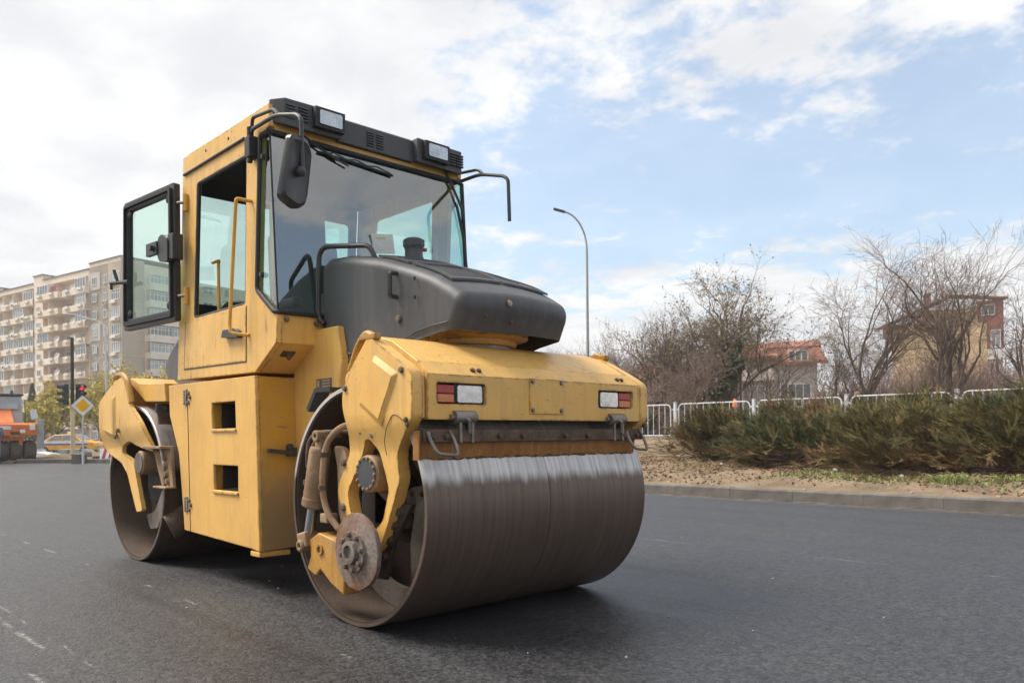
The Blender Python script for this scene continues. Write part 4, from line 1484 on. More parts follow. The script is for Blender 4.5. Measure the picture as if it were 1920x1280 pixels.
# ------------------------------------------------------------------ fence panels
M['galv'] = mat('galvanised_tube', (0.62, 0.63, 0.65), 0.42, 0.15, (0.52, 0.53, 0.55), 8, 0, 80, 0.5, 0.02)
FENCE_U0, FENCE_D = -9.97, 2.735
FLAB = ['fence panel ending behind the front hood of the roller', 'fence panel over the golden juniper tips', 'fence panel right of the second white post', 'fence panel with the walking person behind it', 'rightmost fence panel cut off by the picture edge', 'far right fence panel outside the picture']
panel0 = thing('railing_barrier', FLAB[0], 'fence panel', (FENCE_U0 - FENCE_D, 18.93, 0.83), 0, 'white tubular fence panels')
w_, h_ = 2.735, 1.1
fm = MB()
x0, x1 = 0.13, w_ - 0.13
fm.tube(rounded([(x0, 0, 0.06), (x0, 0, h_), (x1, 0, h_), (x1, 0, 0.06)], .17, 6), .021, 8)
fm.tube([(x0, 0, 0.10), (x1, 0, 0.10)], .018, 8)
fm.build('frame', 'galv', panel0)
bar = MB().tube([(0, 0, 0.10), (0, 0, h_ - .01)], .0125, 6).build('bar', 'galv', panel0)
bar.location = (x0 + .22, 0, 0)
nb = 10
for i in range(1, nb):
    c = bar.copy()
    COL.objects.link(c)
    c.parent = panel0
    c.location = (x0 + .22 + i * (x1 - x0 - .44) / (nb - 1), 0, 0)
for i in range(1, 6):
    dup(panel0, (FENCE_U0 + FENCE_D * (i - 1), 18.93 + .07 * i, 0.83 + (0.012 * i)), 0.026, FLAB[i])
PL = ['white fence post just left of the golden juniper', 'white fence post above the dark green juniper', 'white fence post beside the walking person', 'white fence post near the right picture edge', 'white fence post outside the right edge', 'white fence post hidden behind the roller hood']
for i in range(6):
    k = i if i < 5 else -1
    m = MB()
    m.box(-.045, .045, -.045, .045, -.2, 1.14)
    m.box(-.05, .05, -.05, .05, 1.14, 1.165, 1)
    for q in (.25, .9):
        m.box(-.13, .13, -.012, .012, q, q + .05)
    p = m.build('fence_post', ['galv', 'blackpaint'], None, .006)
    p.location = (FENCE_U0 + FENCE_D * k, 19.0 + .07 * k, .83 + .012 * (k + 1))
    tag(p, PL[i], 'fence post', 'white fence posts')
m = MB().box(-14, 8, 18.88, 19.2, 0.45, 0.86)
tag(m.build('fence_footing', 'kerb', None, .02), 'low concrete footing strip under the fence', 'footing')
M['tarp'] = mat('green_tarp', (0.03, 0.12, 0.07), 0.7)
m = MB()
m.add([(-12.6, 26.9, .9), (-11.2, 26.9, .9), (-11.1, 26.8, 1.7), (-12.0, 27.0, 1.95), (-12.7, 26.9, 1.75)], [(0, 1, 2, 3, 4)])
m.add([(-12.6, 27.1, .9), (-11.2, 27.1, .9), (-11.1, 27.0, 1.7), (-12.0, 27.15, 1.95), (-12.7, 27.1, 1.75)], [(4, 3, 2, 1, 0)])
tag(m.build('tarpaulin', 'tarp'), 'small green tarpaulin hanging behind the fence bars', 'tarpaulin')
m = MB().lathe([(.02, 0), (.085, 0), (.085, .07), (.07, .2), (.04, .26), (.01, .27)], (-9.1, 21.2, 1.87), (0, 0, 1), 14)
m.tube([(-9.1, 21.2, .8), (-9.1, 21.2, 1.87)], .02, 8, 1)
tag(m.build('warning_light', [mat('orange_beacon', (0.85, 0.22, 0.03), 0.4), 'galv']), 'orange warning light on a post behind the fence', 'warning light')

# ------------------------------------------------------------------ street furniture
M['pole_grey'] = mat('grey_lamp_pole', (0.36, 0.36, 0.355), 0.6, 0.2)
M['pole_lt'] = mat('light_grey_pole', (0.58, 0.58, 0.58), 0.6, 0.1)
lp = thing('street_lamp', 'tall grey street lamp with a curved arm right of the roller', 'street lamp', (-21.0, 27.7, 0.3))
m = MB()
m.tube([(0, 0, 0), (0, 0, 5.2), (0, 0, 9.9)], [.085, .075, .055], 12)
dx, dy = -.72, -.76
arc = [(0, 0, 9.9)] + [(dx * 1.25 * (1 - math.cos(t)), dy * 1.25 * (1 - math.sin(PI / 2 - t)), 9.9 + 1.95 * math.sin(t)) for t in np.linspace(.1, 1.45, 10)]
m.tube(arc, [.05] + [.045] * 9 + [.035], 10)
m.build('pole', 'pole_grey', lp)
e = Vector(arc[-1])
m = MB()
hd_ = Vector((dx, dy, .30)).normalized()
m.obox(e + hd_ * .22, hd_ * .30, Vector((-hd_.y, hd_.x, 0)).normalized() * .13, Vector((0, 0, .05)))
m.build('lamp_head', 'plastic', lp, .04)

l2 = thing('street_lamp', 'slim pale street lamp in front of the apartment block', 'street lamp', (-69.2, 19.95, 0.3))
m = MB()
m.tube([(0, 0, 0), (0, 0, 10.7)], [.12, .08], 10)
m.tube([(0, 0, 10.5), (-.5, -.5, 11.0), (-1.9, -2.0, 11.6)], [.07, .06, .05], 8)
m.build('pole', 'pole_lt', l2)
m = MB()
q = Vector((-1.4, -1.5, .12)).normalized()
m.obox(Vector((-2.2, -2.3, 11.62)), q * .5, Vector((-q.y, q.x, 0)).normalized() * .2, Vector((0, 0, .06)))
m.build('lamp_head', 'pole_lt', l2, .03)

# traffic light
M['tl_cream'] = mat('cream_post', (0.60, 0.52, 0.33), 0.6)
M['tl_dark'] = mat('dark_green_housing', (0.018, 0.028, 0.026), 0.5)
M['redlit'] = mat('lit_red_signal', (0.8, 0.02, 0.03), 0.3)
_p = [n for n in M['redlit'].node_tree.nodes if n.type == 'BSDF_PRINCIPLED'][0]
_p.inputs['Emission Color'].default_value = (1, 0.02, 0.03, 1)
_p.inputs['Emission Strength'].default_value = 0.9
M['sig_off'] = mat('unlit_signal', (0.02, 0.03, 0.03), 0.3)
tl = thing('traffic_light', 'traffic light on a cream and black post showing red', 'traffic light', (-34.17, 7.65, 0.2))
m = MB()
m.tube([(0, 0, 0), (0, 0, 2.35)], .095, 12, 0)
m.tube([(0, 0, 2.35), (0, 0, 5.35)], .075, 12, 1)
m.build('post', ['tl_cream', mat('brown_black_post', (0.035, 0.025, 0.022), 0.6)], tl)
camp = Vector((5.02, -3.06, 0))
to = (camp - Vector((-34.17, 7.65, 0))).normalized()
sd = Vector((-to.y, to.x, 0))


LR = 1 if sd.dot(rgt0) > 0 else -1


def signal_head(root, c, face, lit):
    a = Vector((-face.y, face.x, 0))
    m = MB()
    m.obox(c, a * .15, face * .10, Vector((0, 0, .46)))
    for i in range(3):
        q = c + Vector((0, 0, .30 - .30 * i)) + face * .10
        # hood: open half cylinder
        n = 10
        v = []
        for j in range(n + 1):
            t = -0.25 + (PI + .5) * j / n
            d = a * math.cos(t) * .125 + Vector((0, 0, math.sin(t) * .125))
            v += [q + d, q + d * .98 + face * (.22 if j not in (0, n) else .1), q + d * .9 + face * (.22 if j not in (0, n) else .1), q + d * .9]
        f = []
        for j in range(n):
            for l in range(4):
                f.append((j * 4 + l, (j + 1) * 4 + l, (j + 1) * 4 + (l + 1) % 4, j * 4 + (l + 1) % 4))
        m.add(v, f)
    h = m.build('signal_head', 'tl_dark', root)
    for i in range(3):
        q = c + Vector((0, 0, .30 - .30 * i)) + face * .101
        MB().lathe([(.10, 0), (.09, .02), (.04, .035)], q, face, 16).build('signal_lens', 'redlit' if (i == 0 and lit) else 'sig_off', h)


signal_head(tl, Vector((0, 0, 2.78)) - sd * LR * .28 + to * .05, (sd * -.95 * LR + to * .3).normalized(), False)
signal_head(tl, Vector((0, 0, 2.80)) + sd * LR * .30 + to * .05, (to * .80 + sd * LR * .6).normalized(), True)

# priority road sign
M['signwhite'] = mat('sign_white', (0.80, 0.80, 0.79), 0.4)
M['signyellow'] = mat('sign_yellow', (1.0, 0.50, 0.0), 0.7, spec=0.15)
sg_ = thing('road_sign', 'white and yellow diamond priority road sign on a grey pole', 'road sign', (-28.47, 6.45, 0.0))
to2 = (camp - Vector((-28.47, 6.45, 0))).normalized()
sd2 = Vector((-to2.y, to2.x, 0))
MB().tube([(0, 0, 0.0), (0, 0, 2.2)], .03, 10).tube([(0, 0, 0), (0, 0, .55)], .045, 10).build('pole', 'pole_lt', sg_)
def diamond(r, o, t):
    m = MB()
    c = Vector((0, 0, 2.28)) + to2 * o
    ring = [Vector((0, 0, r)), sd2 * r, Vector((0, 0, -r)), sd2 * -r]
    ring = rounded([c + p for p in ring], .04, 4, True)
    n = len(ring)
    m.add(ring + [p + to2 * t for p in ring], [tuple(range(n)), tuple(range(2 * n - 1, n - 1, -1))] + [(i, (i + 1) % n, (i + 1) % n + n, i + n) for i in range(n)])
    return m
diamond(.40, .035, .012).build('sign_plate', 'signwhite', sg_)
diamond(.262, .048, .004).build('yellow_diamond', 'signyellow', sg_)

# concrete blocks, striped board, stakes on the dug-up corner
def hz(u, v):
    return float(island_h(np.array(u, float), np.array(v, float)))
for i, (u, v, w, lab) in enumerate(((-30.2, 6.80, .26, 'weathered concrete block at the foot of the priority sign'), (-30.5, 7.55, .15, 'concrete block beside the striped board'))):
    m = MB().box(-.7 * w, .7 * w, -w, w, -.1, 1.1 * w)
    o = m.build('concrete_block', 'kerb2', None, .02)
    o.location = (u, v, hz(u, v) + .02)
    o.rotation_euler = (0, 0, .75)
    tag(o, lab, 'concrete block', 'concrete blocks on the corner')
M['stripe_red'] = mat('barrier_red', (0.42, 0.04, 0.05), 0.5)
sb = thing('striped_board', 'tilted red and white striped warning board by the soil heap', 'warning board', (-29.5, 7.75, .12), -.85)
m = MB()
m.box(-.02, .02, -.42, .42, .08, .52)
m.build('board', 'signwhite', sb)
for i in range(3):
    y = -.34 + i * .28
    m = MB()
    m.add([(.023, y, .09), (.023, y + .13, .09), (.023, y + .28 if i < 2 else .42, .51), (.023, y + .13, .51), (.028, y, .09), (.028, y + .13, .09), (.028, y + .28 if i < 2 else .42, .51), (.028, y + .13, .51)],
          [(0, 1, 2, 3), (7, 6, 5, 4), (0, 4, 5, 1), (1, 5, 6, 2), (2, 6, 7, 3), (3, 7, 4, 0)])
    m.build('red_stripe', 'stripe_red', sb)
sb.rotation_euler = (.12, -.2, -.85)
M['stake'] = mat('ochre_wood', (0.55, 0.36, 0.12), 0.8)
stk = thing('wooden_stakes', 'small ochre wooden stake frame beside the orange roller', 'stakes', (-42.2, 7.6, .60))
for i in range(4):
    MB().box(-.03, .03, -.03, .03, 0, .85 - .12 * (i % 2)).build('stake', 'stake', stk).location = (.25 * math.sin(i * 2), .32 * i - .5, 0)
MB().box(-.02, .02, -.6, .6, .18, .26).build('rail', 'stake', stk)
for i, (u, v, r, lab) in enumerate(((-33.6, 8.0, .24, 'dark lump of dug soil left of the concrete block'), (-35.0, 9.3, .3, 'brown soil heap behind the kerb'))):
    rgz = np.random.default_rng(500 + i)
    m = MB().ball((0, 0, .1), r, 16, 0, (1.2, 1.1, .75))
    m.v = [tuple(np.array(p) * (1 + (rgz.uniform() - .5) * .3)) for p in m.v]
    o = m.build('soil_heap', 'dirt')
    o.location = (u, v, hz(u, v))
    tag(o, lab, 'soil heap', 'soil heaps on the corner')


# ------------------------------------------------------------------ cars (partly hidden behind the soil)
M['tyre'] = mat('tyre_rubber', (0.022, 0.021, 0.021), 0.85, 0, (0.06, 0.05, 0.042), 4, 0.3, 40)
M['carglass'] = mat('car_glass', (0.10, 0.12, 0.12), 0.06, 0, (0.20, 0.22, 0.21), 1.2, 0, 80, 0.9, 0)
M['dusty_tyre'] = mat('dusty_brown_tyre', (0.11, 0.085, 0.068), 0.9, 0, (0.05, 0.043, 0.038), 3, 0.2, 40)
M['hub'] = mat('wheel_rim', (0.45, 0.45, 0.46), 0.4, 0.5)


def make_car(name, label, cat, loc, rz, paint, stripe=None, sign=False):
    c = thing(name, label, cat, loc, rz)
    L, Wd = 4.3, .82
    prof = [(-2.15, .35), (-2.15, .72), (-2.02, .92), (-1.35, 1.0), (-.75, 1.40), (.55, 1.43), (1.10, 1.02), (1.95, .86), (2.15, .65), (2.15, .35)]
    m = MB().prism(prof, -Wd, Wd)
    m.map(lambda x, y, z: (x, y * (1 - .20 * max(0, (z - .95)) / .48), z))
    m.build('body', paint, c, .05, 3)
    for s in (-1, 1):
        for q in ([(-1.15, 1.0), (-.68, 1.34), (-.22, 1.36), (-.22, 1.0)], [(-.13, 1.0), (-.13, 1.36), (.48, 1.36), (.92, 1.02)]):
            v = [(x, s * (Wd * (1 - .20 * max(0, z - .95) / .48) + .004), z) for x, z in q]
            v += [(x, y - s * .03, z) for x, y, z in v]
            MB().add(v, [(0, 1, 2, 3), (7, 6, 5, 4), (0, 4, 5, 1), (1, 5, 6, 2), (2, 6, 7, 3), (3, 7, 4, 0)]).build('window', 'carglass', c)
        if stripe:
            for (z0, z1, mm) in ((.80, .97, 'signwhite'), (.70, .80, stripe)):
                MB().box(-1.45, 1.6, s * (Wd + .004), s * (Wd + .012), z0, z1).build('stripe', mm, c)
        for x in (-1.35, 1.35):
            w = MB().lathe([(.18, -.09), (.29, -.10), (.31, -.06), (.31, .06), (.29, .10), (.18, .09)], (x, s * .74, .31), (0, 1, 0), 22).build('wheel', 'tyre', c)
            MB().lathe([(.18, 0), (.17, .02), (.05, .03)], (x, s * .82, .31), (0, s, 0), 16).build('rim', 'hub', w)
        MB().box(-2.17, -2.05, s * .52 - .17, s * .52 + .17, .66, .84).build('tail_light', 'red', c)
        MB().box(2.04, 2.13, s * .52 - .17, s * .52 + .17, .62, .78).build('headlight', 'lens', c)
    for (x0, z0, x1, z1) in ((-1.33, 1.03, -.80, 1.37), (.60, 1.39, 1.06, 1.05)):
        nx = (z1 - z0, x0 - x1)
        ln = math.hypot(*nx)
        o = (-abs(nx[0]) / ln * .012 if x0 < 0 else abs(nx[0]) / ln * .012, .012)
        v = [(x0 + o[0], -.66, z0 + o[1]), (x0 + o[0], .66, z0 + o[1]), (x1 + o[0], .58, z1 + o[1]), (x1 + o[0], -.58, z1 + o[1])]
        v += [(x - o[0] * 1.5, y, z - .015) for x, y, z in v]
        MB().add(v, [(0, 1, 2, 3), (7, 6, 5, 4), (0, 4, 5, 1), (1, 5, 6, 2), (2, 6, 7, 3), (3, 7, 4, 0)]).build('windscreen', 'carglass', c)
    if sign:
        MB().box(-.18, .18, -.1, .1, 1.43, 1.58).build('roof_sign', 'signwhite', c, .03)
    return c


M['taxi'] = mat('taxi_yellow', (0.78, 0.36, 0.012), 0.3)
M['stripe_blue'] = mat('stripe_blue', (0.05, 0.09, 0.32), 0.5)
M['carwhite'] = mat('car_white', (0.72, 0.73, 0.72), 0.3)
M['carblue'] = mat('car_dark_blue', (0.02, 0.025, 0.05), 0.3)
make_car('taxi', 'yellow taxi with white and blue side stripes on the cross street', 'taxi', (-54.6, 13.1, -.08), .80, 'taxi', 'stripe_blue', True)
make_car('parked_car', 'white car low behind the soil by the orange roller', 'car', (-48.8, 8.8, -.74), .95, 'carwhite')
make_car('parked_car', 'dark blue car with a red tail light left of the taxi', 'car', (-50.3, 12.3, -1.02), .8, 'carblue')


# ------------------------------------------------------------------ people
M['skin'] = mat('skin', (0.50, 0.30, 0.21), 0.6)
M['hair'] = mat('dark_hair', (0.012, 0.010, 0.009), 0.7)
M['overall'] = mat('grey_violet_workwear', (0.15, 0.15, 0.21), 0.85, 0, (0.10, 0.10, 0.15), 9, 0.3, 40)
M['trouser'] = mat('grey_trousers', (0.22, 0.23, 0.27), 0.85, 0, (0.15, 0.16, 0.2), 9, 0.3, 40)
M['jacket'] = mat('dark_navy_jacket', (0.02, 0.022, 0.032), 0.8)
M['hiviz'] = mat('red_reflective_tape', (0.75, 0.12, 0.08), 0.5)
M['shoe'] = mat('dark_shoe', (0.03, 0.028, 0.027), 0.7)


def make_person(label, loc, rz, top, bottom, pose='stand', trim=None):
    """one skinned body, facing local +X"""
    root = thing('person', label, 'person', loc, rz)
    J = {}
    E = []
    def j(n, p, r, par=None):
        J[n] = (len(J), Vector(p), r)
        if par:
            E.append((J[par][0], J[n][0]))
    w = 0.16 if pose == 'walk' else 0.0
    j('pelvis', (0, 0, .98), .135)
    j('belly', (0, 0, 1.12), .135, 'pelvis')
    j('chest', (.01, 0, 1.33), .15, 'belly')
    j('neck', (0, 0, 1.49), .06, 'chest')
    j('jaw', (.02, 0, 1.565), .072, 'neck')
    j('head', (.012, 0, 1.655), .095, 'jaw')
    j('crown', (0, 0, 1.72), .07, 'head')
    for s, n in ((1, 'l'), (-1, 'r')):
        j('hip' + n, (0, s * .095, .92), .10, 'pelvis')
        j('knee' + n, (.03 + s * w, s * .105, .50), .065, 'hip' + n)
        j('ankle' + n, (-.02 + s * w * 1.5, s * .11, .09), .045, 'knee' + n)
        j('toe' + n, (.16 + s * w * 1.5, s * .12, .045), .038, 'ankle' + n)
        j('sho' + n, (0, s * .19, 1.42), .075, 'chest')
        if pose == 'walk':
            j('elb' + n, (-s * .10 - .03, s * .25, 1.16), .05, 'sho' + n)
            j('wri' + n, (-s * .18 + .07, s * .24, .94), .034, 'elb' + n)
        else:
            j('elb' + n, (-.05, s * .31, 1.17), .055, 'sho' + n)
            j('wri' + n, (.12, s * .24, 1.00), .036, 'elb' + n)
        wp = J['wri' + n][1]
        dn = (wp - J['elb' + n][1]).normalized()
        j('palm' + n, wp + dn * .07, .034, 'wri' + n)
        for q in range(4):
            o = Vector((.0, 0, 0)) + Vector((1, 0, 0)) * (q - 1.5) * .019
            p1 = J['palm' + n][1] + dn * .05 + o
            j('f%d%s' % (q, n), p1, .0105, 'palm' + n)
            j('g%d%s' % (q, n), p1 + dn * (.045 - abs(q - 1.4) * .006) + Vector((0, -s * .018, 0)), .008, 'f%d%s' % (q, n))
        j('th' + n, wp + dn * .05 + Vector((.045, -s * .01, 0)), .012, 'wri' + n)
    me = bpy.data.meshes.new('body')
    me.from_pydata([v[1] for v in J.values()], E, [])
    o = bpy.data.objects.new('body', me)
    COL.objects.link(o)
    sk = o.modifiers.new('skin', 'SKIN')
    for i, (k, v) in enumerate(J.items()):
        me.skin_vertices[0].data[i].radius = (v[2], v[2] * (.95 if k not in ('chest', 'belly', 'pelvis') else 1.25))
        me.skin_vertices[0].data[i].use_root = (k == 'pelvis')
    sub = o.modifiers.new('sub', 'SUBSURF')
    sub.levels = sub.render_levels = 2
    dg = bpy.context.evaluated_depsgraph_get()
    m2 = bpy.data.meshes.new_from_object(o.evaluated_get(dg))
    bpy.data.objects.remove(o)
    m2.name = 'body'
    ob = link('body', m2, [top, bottom, 'skin', 'shoe'], root)
    wz = [J['wril'][1], J['wrir'][1]]
    for f in m2.polygons:
        c = f.center
        f.use_smooth = True
        hand = any((c - q).length < .20 and c.z < q.z + .01 for q in wz) and abs(c.y) > .17
        f.material_index = 2 if (c.z > 1.50 or hand) else (3 if c.z < .10 else (1 if c.z < .97 else 0))
    h = MB()
    h.ball((-.015, 0, 1.685), .105, 16, 0, (1.0, .86, 1.0))
    h.map(lambda x, y, z: (min(x, .055 - max(0, 1.70 - z) * 1.4), y, max(z, 1.60)))
    h.build('hair', 'hair', root)
    f = MB()
    f.ball((.108, 0, 1.645), .018, 8, 0, (1, .7, 1.3))
    f.build('nose', 'skin', root)
    f = MB()
    for s in (-1, 1):
        f.ball((.098, s * .034, 1.668), .010, 8)
    f.build('eyes', 'hair', root)
    f = MB()
    for s in (-1, 1):
        f.ball((.0, s * .088, 1.648), .026, 8, 0, (.7, .35, 1.1))
    f.build('ears', 'skin', root)
    if trim:
        t = MB()
        for s in (-1, 1):
            t.tube([J['sho%s' % 'lr'[s < 0]][1] + Vector((.075, 0, 0)), J['elb%s' % 'lr'[s < 0]][1] + Vector((.057, s * .01, 0)), J['wri%s' % 'lr'[s < 0]][1] + Vector((.0, s * .035, .03))], .016, 6)
        t.build('reflective_stripe', trim, root)
    return root


make_person('worker in grey-violet overalls with red stripes, half cut by the left edge', (-32.75, 4.38, 0.0), 2.4, 'overall', 'trouser', 'stand', 'hiviz')
make_person('dark-haired person in a dark jacket walking behind the fence', (-6.85, 25.4, 0.72), -.1, 'jacket', 'jacket', 'walk')

# ------------------------------------------------------------------ orange pneumatic roller
M['orange'] = mat('faded_orange_paint', (0.66, 0.17, 0.03), 0.5, 0, (0.56, 0.12, 0.02), 3, 0.05, 80)
M['cabgrey'] = mat('grey_cab_paint', (0.42, 0.42, 0.40), 0.55, 0, (0.36, 0.36, 0.34), 3)
M['greyplate'] = mat('grey_side_plate', (0.38, 0.40, 0.39), 0.6)
orr = thing('pneumatic_roller', 'orange rubber-tyred roller with grey cab at the left edge', 'road roller', (-34.5, 5.22, 0.05), math.atan2(-3.06 - 5.15, 5.02 + 34.6) + .10)
# local +X faces the viewer, +Y to the right
for i, y in enumerate((-1.15, -.70, -.25, .20, .66)):
    w = MB().lathe([(.20, -.19), (.34, -.20), (.385, -.14), (.40, -.05), (.40, .05), (.385, .14), (.34, .20), (.20, .19)], (0.0, y, .40), (0, 1, 0), 28).build('wheel', 'dusty_tyre', orr)
    if i == 4:
        MB().lathe([(.24, 0.0), (.235, .035), (.15, .02), (.13, .06), (.05, .07)], (0.0, y + .175, .40), (0, 1, 0), 22).build('rim', 'orange', w)
MB().box(-.35, .30, -1.35, .42, .80, .93).box(.22, .30, .28, .40, .35, .85).box(-.1, .1, -1.3, .6, .36, .44).build('axle_frame', 'orange', orr, .01)
MB().prism([(.62, .98), (.62, 1.38), (.5, 1.45), (-2.6, 1.45), (-2.6, .98)], -1.35, .84).build('body', 'orange', orr, .02)
MB().prism([(.52, 1.45), (-.55, 2.02), (-1.0, 2.02), (-1.0, 1.45)], -1.2, .12).build('bonnet', 'orange', orr, .03)
cb = MB().prism([(-.35, 1.45), (-.75, 2.52), (-2.0, 2.52), (-2.0, 1.45)], -1.2, .50)
cb.build('cab', 'cabgrey', orr, .04)
MB().box(-2.1, -.66, -1.28, .56, 2.52, 2.60).build('cab_roof', 'blackpaint', orr, .02)
for (y0, y1) in ((-1.1, -.82), (-.74, .36)):
    m = MB()
    v = [(-.50, y0, 2.0), (-.50, y1, 2.0), (-.69, y1, 2.45), (-.69, y0, 2.45)]
    v = [(x + .045, y, z) for x, y, z in v] + [(x, y, z) for x, y, z in v]
    m.add(v, [(0, 1, 2, 3), (7, 6, 5, 4), (0, 4, 5, 1), (1, 5, 6, 2), (2, 6, 7, 3), (3, 7, 4, 0)])
    m.build('windscreen', 'curtain', orr)
MB().box(.625, .64, .28, .45, 1.08, 1.2).box(.625, .64, -.35, .0, 1.2, 1.33).build('number_plate', 'signwhite', orr)
MB().box(.622, .634, -.02, .30, 1.02, 1.12).build('black_badge', 'blackpaint', orr)
MB().box(.62, .66, .60, .78, 1.18, 1.38).build('lamp', 'signwhite', orr, .01)
MB().tube([(.5, .86, 1.45), (.5, .80, 1.62)], .015, 6).obox((.5, .76, 1.78), (.02, 0, 0), (0, .11, .03), (0, -.03, .17)).build('mirror', 'signwhite', orr)
MB().box(.30, .34, .86, 1.12, .45, 1.58).build('side_plate', 'greyplate', orr, .01)
stk.scale = (.6, .6, .6)
orr.scale = (1.14, 1.14, 1.14)
MB().tube([(-.3, .56, 1.45), (-.3, .56, 2.35)], .02, 6).build('handrail', mat('green_rail', (0.05, 0.16, 0.09), 0.5), orr)
# ------------------------------------------------------------------ the yellow tandem roller
RR, WB, HW = 0.61, 1.56, 0.815       # drum radius, half wheelbase, half drum width
R0 = thing('road_roller', 'weathered yellow tandem road roller with grey hood and open cab door', 'road roller')
V3 = Vector


def bolt(mb, p, ax, r=.016, h=.014, mi=0):
    mb.lathe([(r * 1.35, 0), (r * 1.35, h * .3), (r, h * .3), (r, h), (r * .6, h * 1.05)], p, ax, 6, mi)
    return mb


def bolts(name, pts, ax, parent, m='steel', r=.016, h=.014):
    """one fastener per object, mesh shared"""
    me = None
    for p in pts:
        if me is None:
            o = bolt(MB(), (0, 0, 0), ax, r, h).build(name, m, parent)
            me = o.data
        else:
            o = bpy.data.objects.new(name, me)
            COL.objects.link(o)
            o.parent = parent
        o.location = p


# ---- drums
def make_drum(uc):
    n = 128
    m = MB()
    # split shell: two rings with a narrow groove between them
    for (a, b) in ((-HW, -.0016), (.0016, HW)):
        pr = [(RR - .022, a), (RR - .004, a), (RR, a + .006), (RR, b - .004), (RR - .004, b), (RR - .022, b)]
        m.lathe(pr, (uc, 0, RR), (0, 1, 0), n, 0, True)
    m.lathe([(RR - .03, -.05), (RR - .02, -.05), (RR - .02, .05), (RR - .03, .05)], (uc, 0, RR), (0, 1, 0), 64, 0, True)
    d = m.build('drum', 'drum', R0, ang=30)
    m = MB()
    m.lathe([(RR - .024, -HW + .01), (RR - .024, -.37), (.40, -.33), (.16, -.36), (.05, -.36), (.05, -.30), (RR - .03, -.30), (RR - .03, -HW + .01)], (uc, 0, RR), (0, 1, 0), 96, 0, True)
    m.build('drum_web', 'drumin', d, ang=30)
    m = MB()
    m.lathe([(RR - .024, HW - .01), (RR - .024, .37), (.40, .33), (.05, .36), (.05, .30), (RR - .03, .30)], (uc, 0, RR), (0, 1, 0), 96, 0, True)
    m.build('drum_web', 'drumin', d, ang=30)
    m = MB()
    m.lathe([(.46, -.50), (.575, -.50), (.575, -.46), (.46, -.46)], (uc, 0, RR), (0, 1, 0), 80, 0, True)
    m.build('inner_flange', 'drumplate', d)
    m = MB()
    m.lathe([(.0, -.66), (.155, -.66), (.165, -.64), (.165, -.50), (.22, -.48), (.22, -.36)], (uc, 0, RR), (0, 1, 0), 40)
    m.build('drum_motor', 'dark', d)
    return d


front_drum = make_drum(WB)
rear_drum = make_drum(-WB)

# ---- front yoke
fy = MB()
fy.prism([(2.068, 1.306), (1.861, 1.421), (1.735, 1.455), (1.56, 1.40), (1.44, 1.27), (1.44, 1.235), (1.60, 1.29), (1.735, 1.40), (1.85, 1.375), (2.068, 1.262)], -.78, .78)
front_yoke = fy.build('drum_yoke', 'yellow', R0, .006)
fp = MB()
rect = lambda a0, a1, b0, b1: [(a0, b0), (a1, b0), (a1, b1), (a0, b1)]
notch = [(-.79, 1.035), (-.628, 1.035), (-.628, 1.066), (-.525, 1.066), (-.525, 1.035), (.525, 1.035), (.525, 1.066), (.628, 1.066), (.628, 1.035), (.79, 1.035), (.79, 1.247), (-.79, 1.247)]
fp.plate(notch, [rpoly(rect(-.735, -.430, 1.108, 1.208), .012, 3), rpoly(rect(.424, .738, 1.108, 1.208), .012, 3)], 2.085, 2.145, 'x')
v = [(2.145, -.79, 1.247), (2.145, .79, 1.247), (2.072, .79, 1.312), (2.072, -.79, 1.312), (2.085, -.79, 1.247), (2.085, .79, 1.247), (2.05, .79, 1.29), (2.05, -.79, 1.29)]
fp.add(v, [(0, 1, 2, 3), (3, 2, 6, 7), (7, 6, 5, 4), (0, 3, 7, 4), (1, 5, 6, 2)])
fp.build('front_plate', 'yellow', front_yoke, .004)
cv = MB().box(2.145, 2.152, -.130, .127, 1.068, 1.252)
cv.v = [(x, y, z) for x, y, z in cv.v]
cv.build('access_cover', 'yellow', front_yoke, .004)
bolts('bolt', [(2.152, y, z) for y in (-.11, .107) for z in (1.088, 1.235)], (1, 0, 0), front_yoke, 'steel', .010, .008)
bolts('bolt', [(2.115, y, 1.272) for y in (-.49, -.45, .625, .665)], (.66, 0, .75), front_yoke, 'rusty', .012, .012)
# underside box so the yoke reads as a solid beam
MB().box(1.95, 2.08, -.78, .78, 1.05, 1.075).build('lower_flange', 'dark', front_yoke)
for s in (-1, 1):
    y0, y1 = sorted((s * .428, s * .736))
    hb = MB().box(2.02, 2.10, y0 - .02, y1 + .02, 1.09, 1.22).build('lamp_recess', 'black', front_yoke)
    # head lamp (inner) and two-tone indicator (outer)
    a, b = sorted((s * .448, s * .606))
    lampm = MB()
    lampm.box(2.09, 2.130, a - .014, b + .014, 1.104, 1.207, 0)
    lampm.plate(rpoly(rect(a, b, 1.116, 1.199), .014, 4), [], 2.130, 2.139, 'x', 1)
    lampm.build('headlight', ['black', 'lens'], front_yoke, .003)
    c, d = sorted((s * .622, s * .726))
    ind = MB()
    ind.box(2.09, 2.135, c, d, 1.158, 1.199, 0)
    ind.box(2.09, 2.135, c, d, 1.115, 1.157, 1)
    ind.build('indicator', ['red', 'amber'], front_yoke, .004)

hexo = [(1.80, 1.437), (1.845, 1.42), (2.095, 1.283), (2.142, 1.243), (2.142, 1.045), (2.075, .955), (2.030, .88), (2.052, .76), (1.962, .56), (1.895, .44), (1.80, .36), (1.68, .38), (1.635, .50), (1.515, .66), (1.525, .715), (1.635, .875), (1.628, .965), (1.572, 1.10), (1.572, 1.18), (1.648, 1.293)]
hole = [(1.772, .948), (1.815, .945), (1.897, .88), (1.968, .71), (1.915, .555), (1.80, .47), (1.70, .50), (1.64, .565), (1.605, .68), (1.745, .872)]


